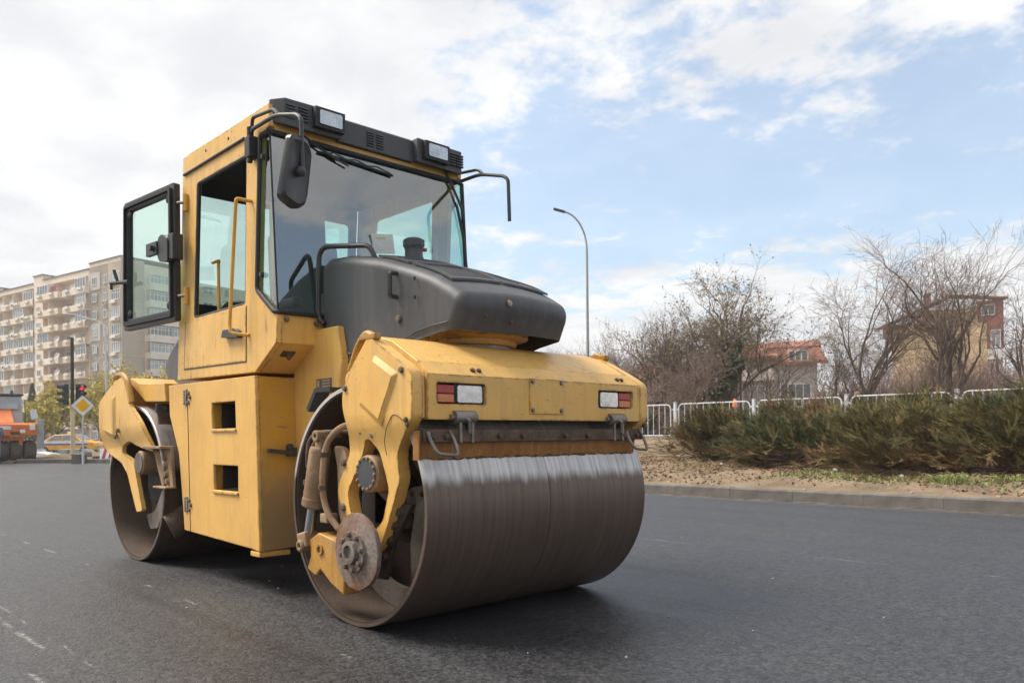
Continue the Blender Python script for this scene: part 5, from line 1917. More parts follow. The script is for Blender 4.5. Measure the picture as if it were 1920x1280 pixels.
def yoke_side(parent, outline, hol, s, thick=.065, mirror=1):
    m = MB()
    out = rpoly(outline, .03, 3)
    hs = [rpoly(h, .03, 3) for h in hol]
    m.plate(out, hs, -.88, -.88 + thick)
    me = bpy.data.meshes.new('side_plate')
    me.from_pydata(m.v, [], m.f)
    bm = bmesh.new()
    bm.from_mesh(me)
    bmesh.ops.recalc_face_normals(bm, faces=bm.faces)
    for z in (1.06, 1.0, .94, .88):
        bmesh.ops.bisect_plane(bm, geom=bm.verts[:] + bm.edges[:] + bm.faces[:], plane_co=(0, 0, z), plane_no=(0, 0, 1))
    for q in bm.verts:
        t = min(1, max(0, (1.06 - q.co.z) / .18))
        t = t * t * (3 - 2 * t)
        q.co.y += .04 * t
        q.co.x -= .058 * t
        q.co.y *= -s
        q.co.x *= mirror
    bmesh.ops.recalc_face_normals(bm, faces=bm.faces)
    bm.to_mesh(me)
    bm.free()
    me.polygons.foreach_set('use_smooth', [True] * len(me.polygons))
    me.set_sharp_from_angle(angle=math.radians(32))
    return link('side_plate', me, 'yellow', parent)


for s in (-1, 1):
    sp = yoke_side(front_yoke, hexo, [hole], s)
    # thick edge strip between plate and hood
    e = MB().prism([(1.845, 1.405), (2.092, 1.270), (2.136, 1.236), (2.136, 1.04), (2.07, 1.04), (2.05, 1.20), (1.86, 1.30)], s * .797, s * .836)
    e.build('edge_strip', 'yellow', front_yoke, .005)
    # raised pressing on the plate
    q = [(1.853, 1.350), (2.045, 1.250), (1.905, 1.008), (1.718, 1.114)]
    c = V3((sum(p[0] for p in q) / 4, sum(p[1] for p in q) / 4, 0))
    q = rpoly(q, .012, 3)
    inn = [((p[0] - c.x) * .80 + c.x, (p[1] - c.y) * .80 + c.y) for p in q]
    n = len(q)
    m = MB()
    m.add([(p[0], s * .8795, p[1]) for p in q] + [(p[0], s * .8955, p[1]) for p in inn], [(i, (i + 1) % n, (i + 1) % n + n, i + n) for i in range(n)] + [tuple(range(n, 2 * n))])
    m.build('raised_panel', 'yellow', sp, ang=20)
    # lifting lug at the top rear
    m = MB()
    m.tube(rounded([(1.625, s * .862, 1.285), (1.69, s * .862, 1.40), (1.765, s * .862, 1.466), (1.85, s * .862, 1.425)], .06, 5), .02, 8)
    m.box(1.73, 1.86, s * .862 - .02, s * .862 + .02, 1.425, 1.452)
    m.build('lifting_lug', 'yellow_dark', sp, .004)
    ay = s * .88
    bolts('bolt', [(1.60, ay, 1.20), (2.07, ay, 1.262), (1.79, s * .849, .965), (1.70, s * .851, .982)], (0, s, 0), sp, 'steel', .013, .012)
    # access flap line: small separate cover at the front lower corner
    m = MB().rtube([(1.90, s * .846, .87), (1.905, s * .863, .935), (1.945, s * .878, 1.004), (1.995, s * .8805, 1.06), (2.03, s * .8805, 1.057), (2.118, s * .8805, 1.010)], .0018, .03, 6)
    m.build('flap_seam', 'dark', sp)
    bolts('bolt', [(2.10, s * .88, 1.035), (2.11, s * .88, 1.012)], (0, s, 0), sp, 'rusty', .010, .008)

# ---- scraper
sc = MB()
sc.box(2.150, 2.165, -.825, .80, .930, .992)
sc.box(2.09, 2.165, -.825, .80, .985, .992)
scraper = sc.build('scraper', 'rusty', R0, .004)
rg = np.random.default_rng(3)
m = MB()
N = 60
tp, bt = [], []
for i in range(N + 1):
    y = -.84 + 1.60 * i / N
    tp.append((y, .965))
    bt.append((y, .858 + rg.uniform(-.009, .006)))
vv = []
for (y, z), (y2, z2) in zip(tp, bt):
    vv += [(2.146, y, z), (2.128, y2, z2), (2.140, y, z), (2.118, y2, z2)]
ff = []
for i in range(N):
    a, b = i * 4, i * 4 + 4
    ff += [(a, a + 1, b + 1, b), (a + 2, b + 2, b + 3, a + 3), (a + 1, a + 3, b + 3, b + 1)]
m.add(vv, ff)
m.build('scraper_blade', 'orange_rust', scraper)
m = MB()
for i in range(90):
    y = rg.uniform(-.83, .75)
    m.ball((2.120, y, .855 + rg.uniform(-.005, .008)), rg.uniform(.006, .013), 6, 0, (.5, rg.uniform(1.2, 3.5), .7))
kind(m.build('caked_asphalt', 'rusty', scraper), 'stuff')
MB().box(2.105, 2.148, -.846, -.838, .850, .985).build('end_plate', 'orange_rust', scraper)
bolts('bolt', [(2.165, y, .958) for y in (-.78, -.70, -.36, -.20, .12, .30, .62, .74)], (1, 0, 0), scraper, 'rusty', .014, .014)
for s, yc in ((-1, -.735), (1, .715)):
    a, b = yc - .075, yc + .075
    m = MB().tube(rounded([(2.17, a, .978), (2.185, a + .008, .93), (2.215, a + .02, .878), (2.215, b - .005, .868), (2.185, b, .93), (2.17, b - .025, .985)], .03, 5), .0085, 8)
    m.build('pull_handle', 'steel', scraper)
for yc in (-.577, .572):
    m = MB()
    m.box(2.125, 2.175, yc - .045, yc - .030, .925, 1.055)
    m.box(2.125, 2.175, yc + .030, yc + .045, .925, 1.055)
    m.lathe([(.016, -.065), (.034, -.065), (.034, .065), (.016, .065)], (2.15, yc, 1.045), (0, 1, 0), 16, 0, True)
    m.tube([(2.16, yc - .02, 1.06), (2.19, yc, 1.03), (2.18, yc + .01, .97)], .010, 8)
    m.tube([(2.15, yc - .085, 1.045), (2.15, yc + .07, 1.045)], .016, 10)
    m.build('spring_bracket', 'steel', scraper, .003)

# ---- hydraulic gear inside the front yoke (left side faces the viewer)
gear = MB()
gear.prism(rpoly([(1.41, .915), (1.50, .905), (1.545, .84), (1.545, .66), (1.60, .52), (1.66, .42), (1.60, .36), (1.50, .46), (1.45, .58), (1.445, .80)], .03, 4), -.835, -.80)
cutter = gear.build('edge_cutter', 'beige', R0, .006)
m = MB()
m.lathe([(.052, 0), (.058, .02), (.058, .27), (.062, .275), (.062, .315), (.05, .325)], (1.330, -.86, .905), V3((-.062, -.012, -.305)), 20)
m.obox((1.345, -.86, .935), (.03, 0, .004), (0, .028, 0), (.004, 0, .045))
m.lathe([(.012, -.05), (.03, -.05), (.03, .05), (.012, .05)], (1.352, -.86, .965), (0, 1, 0), 16, 0, True)
m.build('hydraulic_cylinder', 'beige', cutter, .004)
m = MB().cyl((1.268, -.872, .60), (1.232, -.88, .43), .028, 18)
m.build('piston_rod', 'chrome', cutter)
m = MB()
m.obox((1.225, -.88, .415), (.045, 0, .01), (0, .042, 0), (-.01, 0, .04))
m.lathe([(.01, -.055), (.034, -.055), (.034, .055), (.01, .055)], (1.222, -.88, .385), (0, 1, 0), 16, 0, True)
m.build('clevis', 'beige', cutter, .01)
m = MB()
m.prism([(1.27, .42), (1.36, .465), (1.52, .44), (1.62, .36), (1.60, .17), (1.48, .215), (1.38, .275), (1.33, .235), (1.245, .265), (1.28, .335)], -.90, -.80)
arm = m.build('cutter_arm', 'rust_arm', cutter, .010)
MB().lathe([(.028, 0), (.028, .010), (.018, .010), (.018, .002)], (1.385, -.90, .38), (0, -1, 0), 20).build('boss', 'rust_arm', arm)
m = MB()
prof = [(.02, -.02), (.06, -.02), (.06, -.034), (.10, -.036), (.10, -.022), (.183, -.012), (.186, 0), (.183, .012), (.10, .02), (.02, .02)]
m.lathe(prof, (1.752, -.915, .408), (0, 1, 0), 64)
for i in range(len(m.v)):
    x, y, z = m.v[i]
    r = math.hypot(x - 1.752, z - .408)
    if r > .175:
        k = 1 + random.Random(int(math.atan2(z - .408, x - 1.752) * 40)).uniform(-.022, .012)
        m.v[i] = (1.752 + (x - 1.752) * k, y, .408 + (z - .408) * k)
disc = m.build('cutter_disc', 'discsteel', cutter, ang=50)
MB().lathe([(.035, 0), (.058, 0), (.055, .028), (.035, .03), (.032, .012), (.0, .012)], (1.752, -.944, .408), (0, -1, 0), 28).build('hub_cap', 'steel', disc)
bolts('bolt', [(1.752 + .085 * math.cos(a), -.950, .408 + .085 * math.sin(a)) for a in np.arange(8) * PI / 4 + .2], (0, -1, 0), disc, 'steel', .013, .016)
m = MB().box(1.36, 1.43, -.89, -.82, .515, .565).build('stop_block', 'beige', cutter, .008)
bolts('bolt', [(1.512, -.835, .60), (1.52, -.835, .83), (1.60, -.835, .46)], (0, -1, 0), cutter, 'steel', .018, .02)
for k, (pts, r) in enumerate((([(1.60, -.70, 1.03), (1.50, -.84, 1.02), (1.405, -.875, .93), (1.385, -.885, .78), (1.385, -.885, .66), (1.43, -.88, .56), (1.50, -.86, .49)], .017),
                              ([(1.62, -.68, .98), (1.47, -.80, .985), (1.33, -.86, .985), (1.255, -.885, .95), (1.245, -.89, .86), (1.25, -.89, .80)], .013),
                              ([(1.44, -.80, .965), (1.33, -.87, .96), (1.285, -.885, .91), (1.265, -.89, .82), (1.235, -.885, .73), (1.225, -.88, .66)], .011))):
    MB().rtube(pts, r, .06, 10).build('hose', 'rusty' if k else 'beige', cutter)
for p in ((1.385, -.885, .70), (1.392, -.88, .87), (1.235, -.885, .72), (1.225, -.88, .665)):
    MB().lathe([(.022, -.012), (.024, -.012), (.024, .012), (.022, .012)], p, (.1, 0, 1), 12).build('hose_clamp', 'rusty', cutter)
m = MB()
m.lathe([(.02, -.045), (.082, -.045), (.092, -.035), (.092, .075), (.07, .10)], (1.728, -.80, .778), (0, 1, 0), 36)
cap = m.build('hub_cover', ['beige'], front_yoke)
MB().lathe([(.02, 0), (.082, 0), (.080, .006), (.02, .008)], (1.728, -.845, .778), (0, -1, 0), 36).build('cover_lid', 'plastic', cap)
bolts('bolt', [(1.728 + .077 * math.cos(a), -.85, .778 + .077 * math.sin(a)) for a in np.arange(14) * PI / 7], (0, -1, 0), cap, 'beige', .007, .008)
m = MB()
m.obox((1.62, -.60, .62), (.10, 0, 0), (0, .06, 0), (0, 0, .12))
m.build('drum_drive', 'dark', front_yoke, .01)
MB().tube([(1.72, -.74, .70), (1.80, -.70, .62), (1.78, -.62, .52)], .035, 12).build('drive_pipe', 'rusty', front_yoke)
MB().lathe([(.0, -.02), (.11, -.02), (.11, .06), (.0, .06)], (1.84, -.60, .60), (0, 1, 0), 28).build('gear_cover', 'drumplate', front_yoke)
MB().box(1.45, 1.62, -.70, -.5, .92, 1.08).build('valve_block', 'dark', front_yoke, .01)
MB().lathe([(.02, -.04), (.11, -.04), (.12, .10), (.02, .10)], (1.46, -.66, .98), (0, 1, 0), 24).build('hydraulic_motor', 'plastic', front_yoke)
for k, (p, q, w) in enumerate((((1.70, -.78, .95), (1.86, -.70, .70), .010), ((1.66, -.74, .93), (1.62, -.66, .74), .012), ((1.90, -.74, .92), (1.98, -.66, .72), .009))):
    MB().rtube([p, V3(p) * .5 + V3(q) * .5 + V3((.03, -.03, .02)), q], w, .06, 8).build('hose', 'rusty', front_yoke)
bolts('bolt', [(1.84 + .085 * math.cos(a), -.62, .60 + .085 * math.sin(a)) for a in np.arange(6) * PI / 3], (0, -1, 0), front_yoke, 'rusty', .012, .012)
# bolted bracket and dusty shield on the front side of the leg
m = MB().prism([(1.945, .64), (2.02, .64), (1.88, .46), (1.80, .26), (1.72, .26), (1.80, .48)], -.79, -.765)
br = m.build('bolted_bracket', 'dark', front_yoke, .004)
bolts('bolt', [(1.93, -.79, .60), (1.885, -.79, .535), (1.845, -.79, .46), (1.80, -.79, .375)], (0, -1, 0), br, 'rusty', .022, .02)
m = MB().plate(rpoly([(1.88, .63), (2.10, .70), (2.12, .52), (2.0, .30), (1.90, .19), (1.84, .24), (1.83, .42)], .02, 3), [], -.66, -.64)
sh = m.build('drum_shield', 'drumplate', front_yoke, .003)
bolts('bolt', [(2.055, -.66, .55), (2.02, -.66, .40), (1.90, -.66, .235)], (0, -1, 0), sh, 'rusty', .02, .02)

# ---- rear yoke (same drum, its side towards the viewer is built differently)
ry = MB()
ry.prism([(-2.068, 1.306), (-1.861, 1.421), (-1.735, 1.455), (-1.56, 1.40), (-1.42, 1.39), (-1.02, 1.372), (-1.0, 1.235), (-1.42, 1.25), (-1.735, 1.40), (-1.85, 1.375), (-2.068, 1.262)], -.78, .78)
rear_yoke = ry.build('drum_yoke', 'yellow_box', R0, .006)
MB().prism([(-2.145, 1.035), (-2.145, 1.247), (-2.07, 1.312), (-2.05, 1.28), (-2.09, 1.23), (-2.09, 1.035)], -.79, .79).build('rear_plate', 'yellow', rear_yoke, .004)
ro = [(-1.62, 1.452), (-1.83, 1.430), (-2.195, 1.275), (-2.22, 1.235), (-2.225, .975), (-2.085, .853), (-1.735, .768), (-1.60, .680), (-1.40, .386), (-1.275, .41), (-1.45, .755), (-1.52, .80), (-1.72, .845), (-1.70, .905), (-1.54, .945), (-1.40, .91), (-1.24, .885), (-1.03, .862), (-1.255, 1.085), (-1.47, 1.215)]
rs = yoke_side(rear_yoke, ro, [], -1, .032)
rs.name = 'side_plate'
m = yoke_side(rear_yoke, hexo, [hole], 1, .04, -1)
q = [(-1.80, 1.33), (-2.07, 1.215), (-2.10, 1.02), (-1.80, .965)]
c = V3((sum(p[0] for p in q) / 4, sum(p[1] for p in q) / 4, 0))
q = rpoly(q, .03, 4)
inn = [((p[0] - c.x) * .82 + c.x, (p[1] - c.y) * .82 + c.y) for p in q]
n = len(q)
m = MB()
m.add([(p[0], -.8795, p[1]) for p in q] + [(p[0], -.8955, p[1]) for p in inn], [(i, (i + 1) % n, (i + 1) % n + n, i + n) for i in range(n)] + [tuple(range(n, 2 * n))])
m.build('raised_panel', 'yellow', rs, ang=20)
m = MB()
m.tube(rounded([(-1.86, -.86, 1.40), (-1.83, -.86, 1.475), (-1.67, -.86, 1.472), (-1.56, -.86, 1.41), (-1.49, -.86, 1.24)], .05, 5), .024, 8)
m.build('lifting_lug', 'yellow_dark', rs)
bolts('bolt', [(-1.80, -.88, .98), (-1.74, -.88, 1.03)], (0, -1, 0), rs, 'steel', .016, .014)
m = MB()
m.prism([(-1.215, .885), (-.865, .905), (-.825, .60), (-1.045, .612)], -.80, -.775)
m.box(-1.215, -.865, -.88, -.775, .885, .905)
m.box(-1.06, -.82, -.86, -.775, .595, .610)
rb_ = m.build('steel_bracket', 'beige', rear_yoke, .004)
bolts('bolt', [(-.96, -.80, .82), (-.95, -.80, .76), (-.93, -.80, .70), (-.91, -.80, .645)], (0, -1, 0), rb_, 'beige', .02, .022)
m = MB()
m.prism(rpoly([(-1.42, .37), (-1.25, .40), (-1.08, .58), (-.96, .60), (-1.05, .46), (-1.18, .28), (-1.34, .26)], .03, 4), -.78, -.74)
m.build('curved_arm', 'drumplate', rear_yoke, .006)
m = MB()
m.lathe([(.095, 0), (.105, 0), (.105, .30), (.09, .31), (.085, .02)], (-1.02, -.76, .30), V3((.15, .55, .30)), 24)
m.build('exhaust_tube', 'rusty', rear_yoke)
m = MB()
m.lathe([(.02, -.045), (.082, -.045), (.092, -.035), (.092, .075), (.07, .10)], (-1.385, -.80, .775), (0, 1, 0), 36)
cap = m.build('hub_cover', ['beige'], rear_yoke)
MB().lathe([(.02, 0), (.082, 0), (.080, .006), (.02, .008)], (-1.385, -.845, .775), (0, -1, 0), 36).build('cover_lid', 'drumplate', cap)
m = MB()
m.obox((-1.30, -.60, .62), (.10, 0, 0), (0, .06, 0), (0, 0, .12))
m.build('drum_drive', 'dark', rear_yoke, .01)
MB().tube([(-1.28, -.74, .74), (-1.20, -.70, .68), (-1.26, -.66, .58)], .03, 10).build('drive_pipe', 'rusty', rear_yoke)
MB().box(-1.62, -1.42, -.70, -.5, .86, 1.05).build('valve_block', 'dark', rear_yoke, .01)
# rear scraper seen over the drum
m = MB().box(-1.155, -1.135, -.80, .80, 1.155, 1.222)
rsc = m.build('scraper', 'plastic', R0, .004)
MB().prism([(-1.155, 1.165), (-1.137, 1.165), (-1.115, 1.075), (-1.135, 1.068)], -.79, .79).build('scraper_blade', 'rusty', rsc)
bolts('bolt', [(-1.135, y, 1.19) for y in (-.74, -.60, -.3, 0, .3, .6)], (1, 0, 0), rsc, 'steel', .016, .014)

# ---- main frame and pivots
m = MB()
m.box(-.93, .42, -.42, .42, .55, 1.34)
m.prism([(.40, 1.30), (.40, 1.62), (.92, 1.62), (.97, 1.42), (.93, 1.24), (.93, .70), (.40, .60)], -.50, .50)
frame = m.build('main_frame', 'yellow_box', R0, .012)
m = MB()
m.prism([(.85, 1.47), (.85, 1.58), (1.70, 1.58), (1.70, 1.545), (1.55, 1.475)], -.33, .33)
m.lathe([(.02, 1.462), (.27, 1.462), (.28, 1.475), (.28, 1.495), (.345, 1.505), (.345, 1.55), (.02, 1.55)], (1.53, 0, 0), (0, 0, 1), 48)
m.build('pivot_housing', 'yellow', frame, .004)
MB().lathe([(.02, 1.415), (.25, 1.415), (.25, 1.464), (.02, 1.464)], (1.53, 0, 0), (0, 0, 1), 40).build('pivot_ring', 'steel', frame)
MB().prism([(-.9, 1.40), (-.9, 1.6), (-1.85, 1.6), (-1.85, 1.46), (-1.5, 1.40)], -.33, .33).build('pivot_housing', 'yellow_box', frame, .006)
m = MB().prism([(.683, 1.255), (.857, 1.255), (.857, 1.314), (.683, 1.314)], -.503, -.5005)
lb = m.build('data_plate', 'label', frame)
m = MB()
m.box(.693, .722, -.5045, -.503, 1.265, 1.305)
for k in range(3):
    m.box(.755, .845, -.5045, -.503, 1.263 + k * .017, 1.272 + k * .017)
m.build('plate_print', 'labelprint', lb)
MB().obox((1.06, -.64, 1.226), (.085, 0, 0), (0, .05, 0), (0, 0, .012)).obox((.935, -.64, 1.172), (.046, 0, .056), (0, .045, 0), (-.010, 0, .010)).build('mud_flap', 'black', frame)

# ---- side boxes under the cab
bo = [(-.97, 1.352), (.411, 1.344), (.452, .258), (.34, .268), (-.70, .303), (-.72, .45), (-.79, .85), (-.955, 1.13)]
w1 = rect(-.215, .140, 1.023, 1.195)
w2 = rect(-.198, .165, .614, .780)
w1 = [(-.219, 1.022), (.14, 1.022), (.13, 1.195), (-.222, 1.195)]
for s in (-1, 1):
    m = MB().plate(bo, [w1, w2], s * .77, s * .745)
    bx = m.build('side_box', 'yellow_box', R0, .006)
    MB().plate([(s * .745, .258), (s * .415, .27), (s * .415, 1.34), (s * .745, 1.342)], [], .381, .411, 'x').map(lambda x, y, z: (x + (1.344 - z) * .037, y, z)).build('front_panel', 'yellow_front', bx, .005)
    MB().box(-.95, .41, s * .43 - .01 * s, s * .745, 1.31, 1.338).build('top_panel', 'yellow_box', bx)
    for wn_, (a0, a1, b0, b1) in enumerate(((-.219, .14, 1.022, 1.195), (-.205, .165, .614, .781))):
        t = MB()
        y0, y1 = sorted((s * .757, s * .45))
        t.box(a1 + .002, a1 + .02, y0, y1, b0, b1)
        t.box(a0, a1, y0, y1, b0 - .02, b0 - .003).box(a0, a1, y0, y1, b1 + .003, b1 + .02)
        t.build('step_lining', 'dark', bx)
        yj0, yj1 = sorted((s * .757, s * .70))
        MB().box(a0 - .02, a0 - .002, yj0, yj1, b0, b1).build('step_opening', 'yellow_dark', bx)
        t = MB()
        t.box(a0 - .02, a0 - .002, *sorted((s * .70, s * .45)), b0, b1)
        y0, y1 = sorted((s * .45, s * .44))
        t.box(a0 - .03, a1 + .03, y0, y1, b0 - .03, b1 + .03)
        t.build('step_back', 'dark', bx)
        y0, y1 = sorted((s * .768, s * .782))
        MB().box(a0 + .005, a1 + .012, y0, y1, b0 - .020, b0 - .004).build('step_lip', 'yellow_box', bx, .003)
    y0, y1 = sorted((s * .772, s * .779))
    for z in (1.25, .49):
        h = MB().box(-.658, -.628, y0, y1, z - .055, z + .055)
        for k in range(5):
            h.cyl((-.662, s * .776, z - .05 + k * .021), (-.662, s * .776, z - .034 + k * .021), .010, 10)
        hh = h.build('hinge', 'steel', bx)
        bolts('bolt', [(-.60, s * .77, z + .03), (-.575, s * .77, z), (-.60, s * .77, z - .035)], (0, s, 0), bx, 'steel', .013, .012)
    # door seam: a narrow recessed strip proud of nothing, read as a dark gap
    y0, y1 = sorted((s * .7702, s * .7725))
    MB().prism([(-.628, 1.31), (-.622, 1.31), (-.587, .30), (-.593, .30)], y0, y1).build('door_seam', 'dark', bx)
    y0, y1 = sorted((s * .77, s * .56))
    MB().box(.33, .455, y0, y1, .225, .256).build('foot_step', 'yellow_box', bx, .004)
lt = MB()
lt.obox((.475, -.645, .872), (.016, 0, 0), (0, .075, -.008), (0, .001, .013))
lt.obox((.470, -.555, .868), (.018, 0, 0), (0, .03, 0), (0, 0, .028))
lt.cyl((.46, -.57, .90), (.49, -.57, .90), .022, 12)
lt.build('latch', 'blackpaint', R0, .004)

# ---- cab
so = [(-.825, 1.385), (.39, 1.365), (.665, 1.525), (.68, 1.695), (.655, 1.70), (.442, 1.862), (.505, 2.80), (.60, 2.83), (.60, 2.965), (-.685, 2.965), (-.73, 2.4), (-.80, 1.7)]
dop = [(-.455, 2.735), (.305, 2.735), (.268, 1.80), (-.525, 1.80)]
m = MB()
m.plate(so, [rpoly(dop, .03, 3)], -.76, -.725)
cab = m.build('cab', 'yellow', R0, .006)
MB().plate(so, [rpoly(dop, .03, 3)], .725, .76).build('side_wall', 'yellow', cab, .006)
m = MB().prism([(-.80, 1.385), (.39, 1.365), (.665, 1.525), (.68, 1.695), (.64, 1.70), (.62, 1.54), (.38, 1.395), (-.80, 1.41)], -.725, .725)
m.build('lower_front', 'yellow_box', cab, .006)
m = MB().plate([(-.725, 1.40), (.725, 1.40), (.725, 2.96), (-.725, 2.96)], [rpoly(rect(-.66, .66, 1.95, 2.74), .04, 4)], -.03, .0, 'x')
m.map(lambda x, y, z: (x - .80 + (z - 1.7) * .085, y, z)).build('rear_wall', 'interior', cab)
rf = MB().prism([(-.66, 2.905), (.595, 2.905), (.595, 2.985), (-.66, 3.0)], -.735, .735)
roof = rf.build('roof', 'yellow', cab, .010)
MB().box(-.66, .55, -.72, .72, 2.85, 2.90).build('headliner', 'interior', cab)
MB().box(.555, .60, -.725, .725, 2.80, 2.90).build('header', 'yellow', cab, .005)
MB().tube([(-.66, -.768, 2.838), (.285, -.768, 2.838)], .009, 8).build('drip_rail', 'blackpaint', cab)
bolts('screw', [(.05, -.76, 2.905), (-.3, -.76, 2.92)], (0, -1, 0), cab, 'rusty', .008, .004)
# pressed lower door panel outline
y = -.7625
m = MB()
for a, b in (((-.70, 1.452), (.278, 1.437)), ((.278, 1.437), (.286, 1.79)), ((-.70, 1.452), (-.665, 1.79))):
    d = V3((b[0] - a[0], 0, b[1] - a[1]))
    nrm = V3((-d.z, 0, d.x)).normalized() * .003
    p, q = V3((a[0], y, a[1])), V3((b[0], y, b[1]))
    v = [p - nrm, p + nrm, q + nrm, q - nrm]
    v += [t + V3((0, .0018, 0)) for t in v]
    m.add(v, [(0, 1, 2, 3), (7, 6, 5, 4), (0, 4, 5, 1), (1, 5, 6, 2), (2, 6, 7, 3), (3, 7, 4, 0)])
m.build('panel_seam', 'dark', cab)
MB().plate([(-.694, 1.458), (.272, 1.443), (.280, 1.782), (-.66, 1.786)], [], -.7635, -.758).build('door_panel', 'yellow', cab, .002)
m = MB().prism(rpoly([(-.005, 1.612), (.235, 1.592), (.235, 1.632), (.19, 1.655), (.02, 1.660)], .012, 3), -.800, -.768)
m.build('door_handle', 'blackpaint', cab, .006)
m = MB().rtube([(.372, -.765, 2.425), (.335, -.845, 2.435), (.325, -.845, 2.40), (.225, -.845, 1.66), (.24, -.845, 1.615), (.325, -.765, 1.60)], .0115, .05, 10)
m.build('grab_rail', 'handle', cab)
MB().rtube([(-.35, -.70, 2.17), (-.37, -.64, 2.20), (-.385, -.64, 2.18), (-.385, -.64, 1.80)], .011, .04, 8).build('grab_rail', 'handle', cab)
for s in (-1, 1):
    MB().rtube([(.40, s * .70, 2.42), (.43, s * .66, 2.42), (.43, s * .66, 1.80)], .013, .04, 8).build('grab_rail', mat('olive_rail', (.40, .34, .05), .5) if s < 0 else 'handle', cab)
# rubber seals
m = MB()
m.tube(rounded([(.60, -.764, 2.795), (.50, -.766, 2.795), (.44, -.766, 1.865), (.662, -.766, 1.705), (.69, -.74, 1.705), (.69, .74, 1.705), (.60, .764, 2.795)], .03, 4), .015, 8)
m.tube([(.608, -.75, 2.795), (.608, .75, 2.795)], .016, 8)
m.build('window_seal', 'black', cab)
inner = [(a * .985, b * .995 + .012) for a, b in dop]
MB().tube(rounded([(-.452, -.745, 2.732), (.302, -.745, 2.732), (.266, -.745, 1.803), (-.522, -.745, 1.803), (-.452, -.745, 2.732)], .03, 4), .014, 8).build('door_seal', 'black', cab)


def ws(y, z, o=0.0):
    return (.597 + (2.79 - z) * .0785 + o, y, z)


m = MB()
v = [ws(-.752, 2.79), ws(.752, 2.79), ws(.752, 1.70), ws(-.752, 1.70)]
v += [(x - .006, y_, z) for x, y_, z in v]
m.add(v, [(0, 1, 2, 3), (7, 6, 5, 4), (0, 4, 5, 1), (1, 5, 6, 2), (2, 6, 7, 3), (3, 7, 4, 0)])
m.build('windscreen', 'glass', cab)
for s in (-1, 1):
    q = [(.505, 2.79), (.595, 2.79), (.675, 1.71), (.655, 1.71), (.447, 1.868)]
    y0, y1 = sorted((s * .752, s * .746))
    MB().prism(q, y0, y1).build('quarter_glass', 'glass', cab)
    MB().tube([(.600, s * .755, 2.79), (.682, s * .755, 1.70)], .006, 6).build('glass_joint', 'black', cab)
    bolts('glass_stud', [(.50, s * .757, 1.95), (.53, s * .757, 2.66)], (0, s, 0), cab, 'blackpaint', .016, .02)
y0, y1 = .735, .741
MB().prism([(-.452, 2.73), (.302, 2.73), (.266, 1.803), (-.522, 1.803)], y0, y1).build('side_glass', 'glass', cab)
m = MB()
m.box(-.006, 0, -.66, .66, 1.95, 2.74)
m.map(lambda x, y_, z: (x - .812 + (z - 1.7) * .085, y_, z)).build('rear_glass', 'glass', cab)

# interior
m = MB()
m.box(-.30, .12, -.22, .22, 1.62, 1.74).box(-.26, .08, -.18, .18, 1.42, 1.62)
seat = m.build('seat', 'seat', cab, .03, 3)
m = MB().prism([(-.36, 1.70), (-.22, 1.70), (-.30, 2.44), (-.42, 2.46)], -.27, .29)
m.build('backrest', 'seat', seat, .05, 3)
MB().prism([(-.42, 2.40), (-.30, 2.40), (-.32, 2.70), (-.43, 2.69)], -.22, .19).build('headrest', 'seat', seat, .04, 3)
m = MB()
for s in (-1, 1):
    m.box(-.28, .08, s * .28 - .035, s * .28 + .035, 1.86, 1.93)
m.build('armrest', 'seat', seat, .02)
m = MB().prism([(.61, 1.58), (.61, 1.78), (.50, 1.92), (.36, 1.90), (.36, 1.46)], -.30, .30)
dash = m.build('dashboard', 'seat', cab, .03)
m = MB()
a = V3((-.45, 0, .9)).normalized()
m.lathe([(.175, -.012), (.187, -.012), (.19, 0), (.187, .012), (.175, .012), (.172, 0)], (.30, 0, 2.02), a, 32, 0, True)
m.obox((.30, 0, 2.02), (.02, 0, .01), (0, .175, 0), (-.004, 0, .008))
m.tube([(.42, 0, 1.80), (.30, 0, 2.02)], .025, 8)
m.build('steering_wheel', 'black', cab)
MB().box(-.80, .37, -.72, .72, 1.43, 1.45).build('floor', 'interior', cab)
m = MB()
m.obox((.648, .03, 2.235), (.004, 0, -.0), (0, .085, .012), (.004, -.012, .062))
pp = m.build('paper_sheet', 'paper', cab)
MB().obox((.6535, .00, 2.275), (.0012, 0, 0), (0, .04, .005), (.0006, -.004, .014)).build('printed_stamp', 'papergreen', pp)

# open half door folded back against the cab side
door_n = bpy.data.objects.new('cab_door', None)
h0, h1 = V3((-.635, -.79, 0)), V3((-1.47, -.875, 0))
dx = (h1 - h0)
DL = dx.length
dx.normalize()
dn = V3((dx.y, -dx.x, 0))
if dn.y > 0:
    dn = -dn
DZ0, DZ1 = 1.795, 2.775


def dmap(x, y_, z):
    p = h0 + dx * x + dn * y_
    return (p.x, p.y, z)


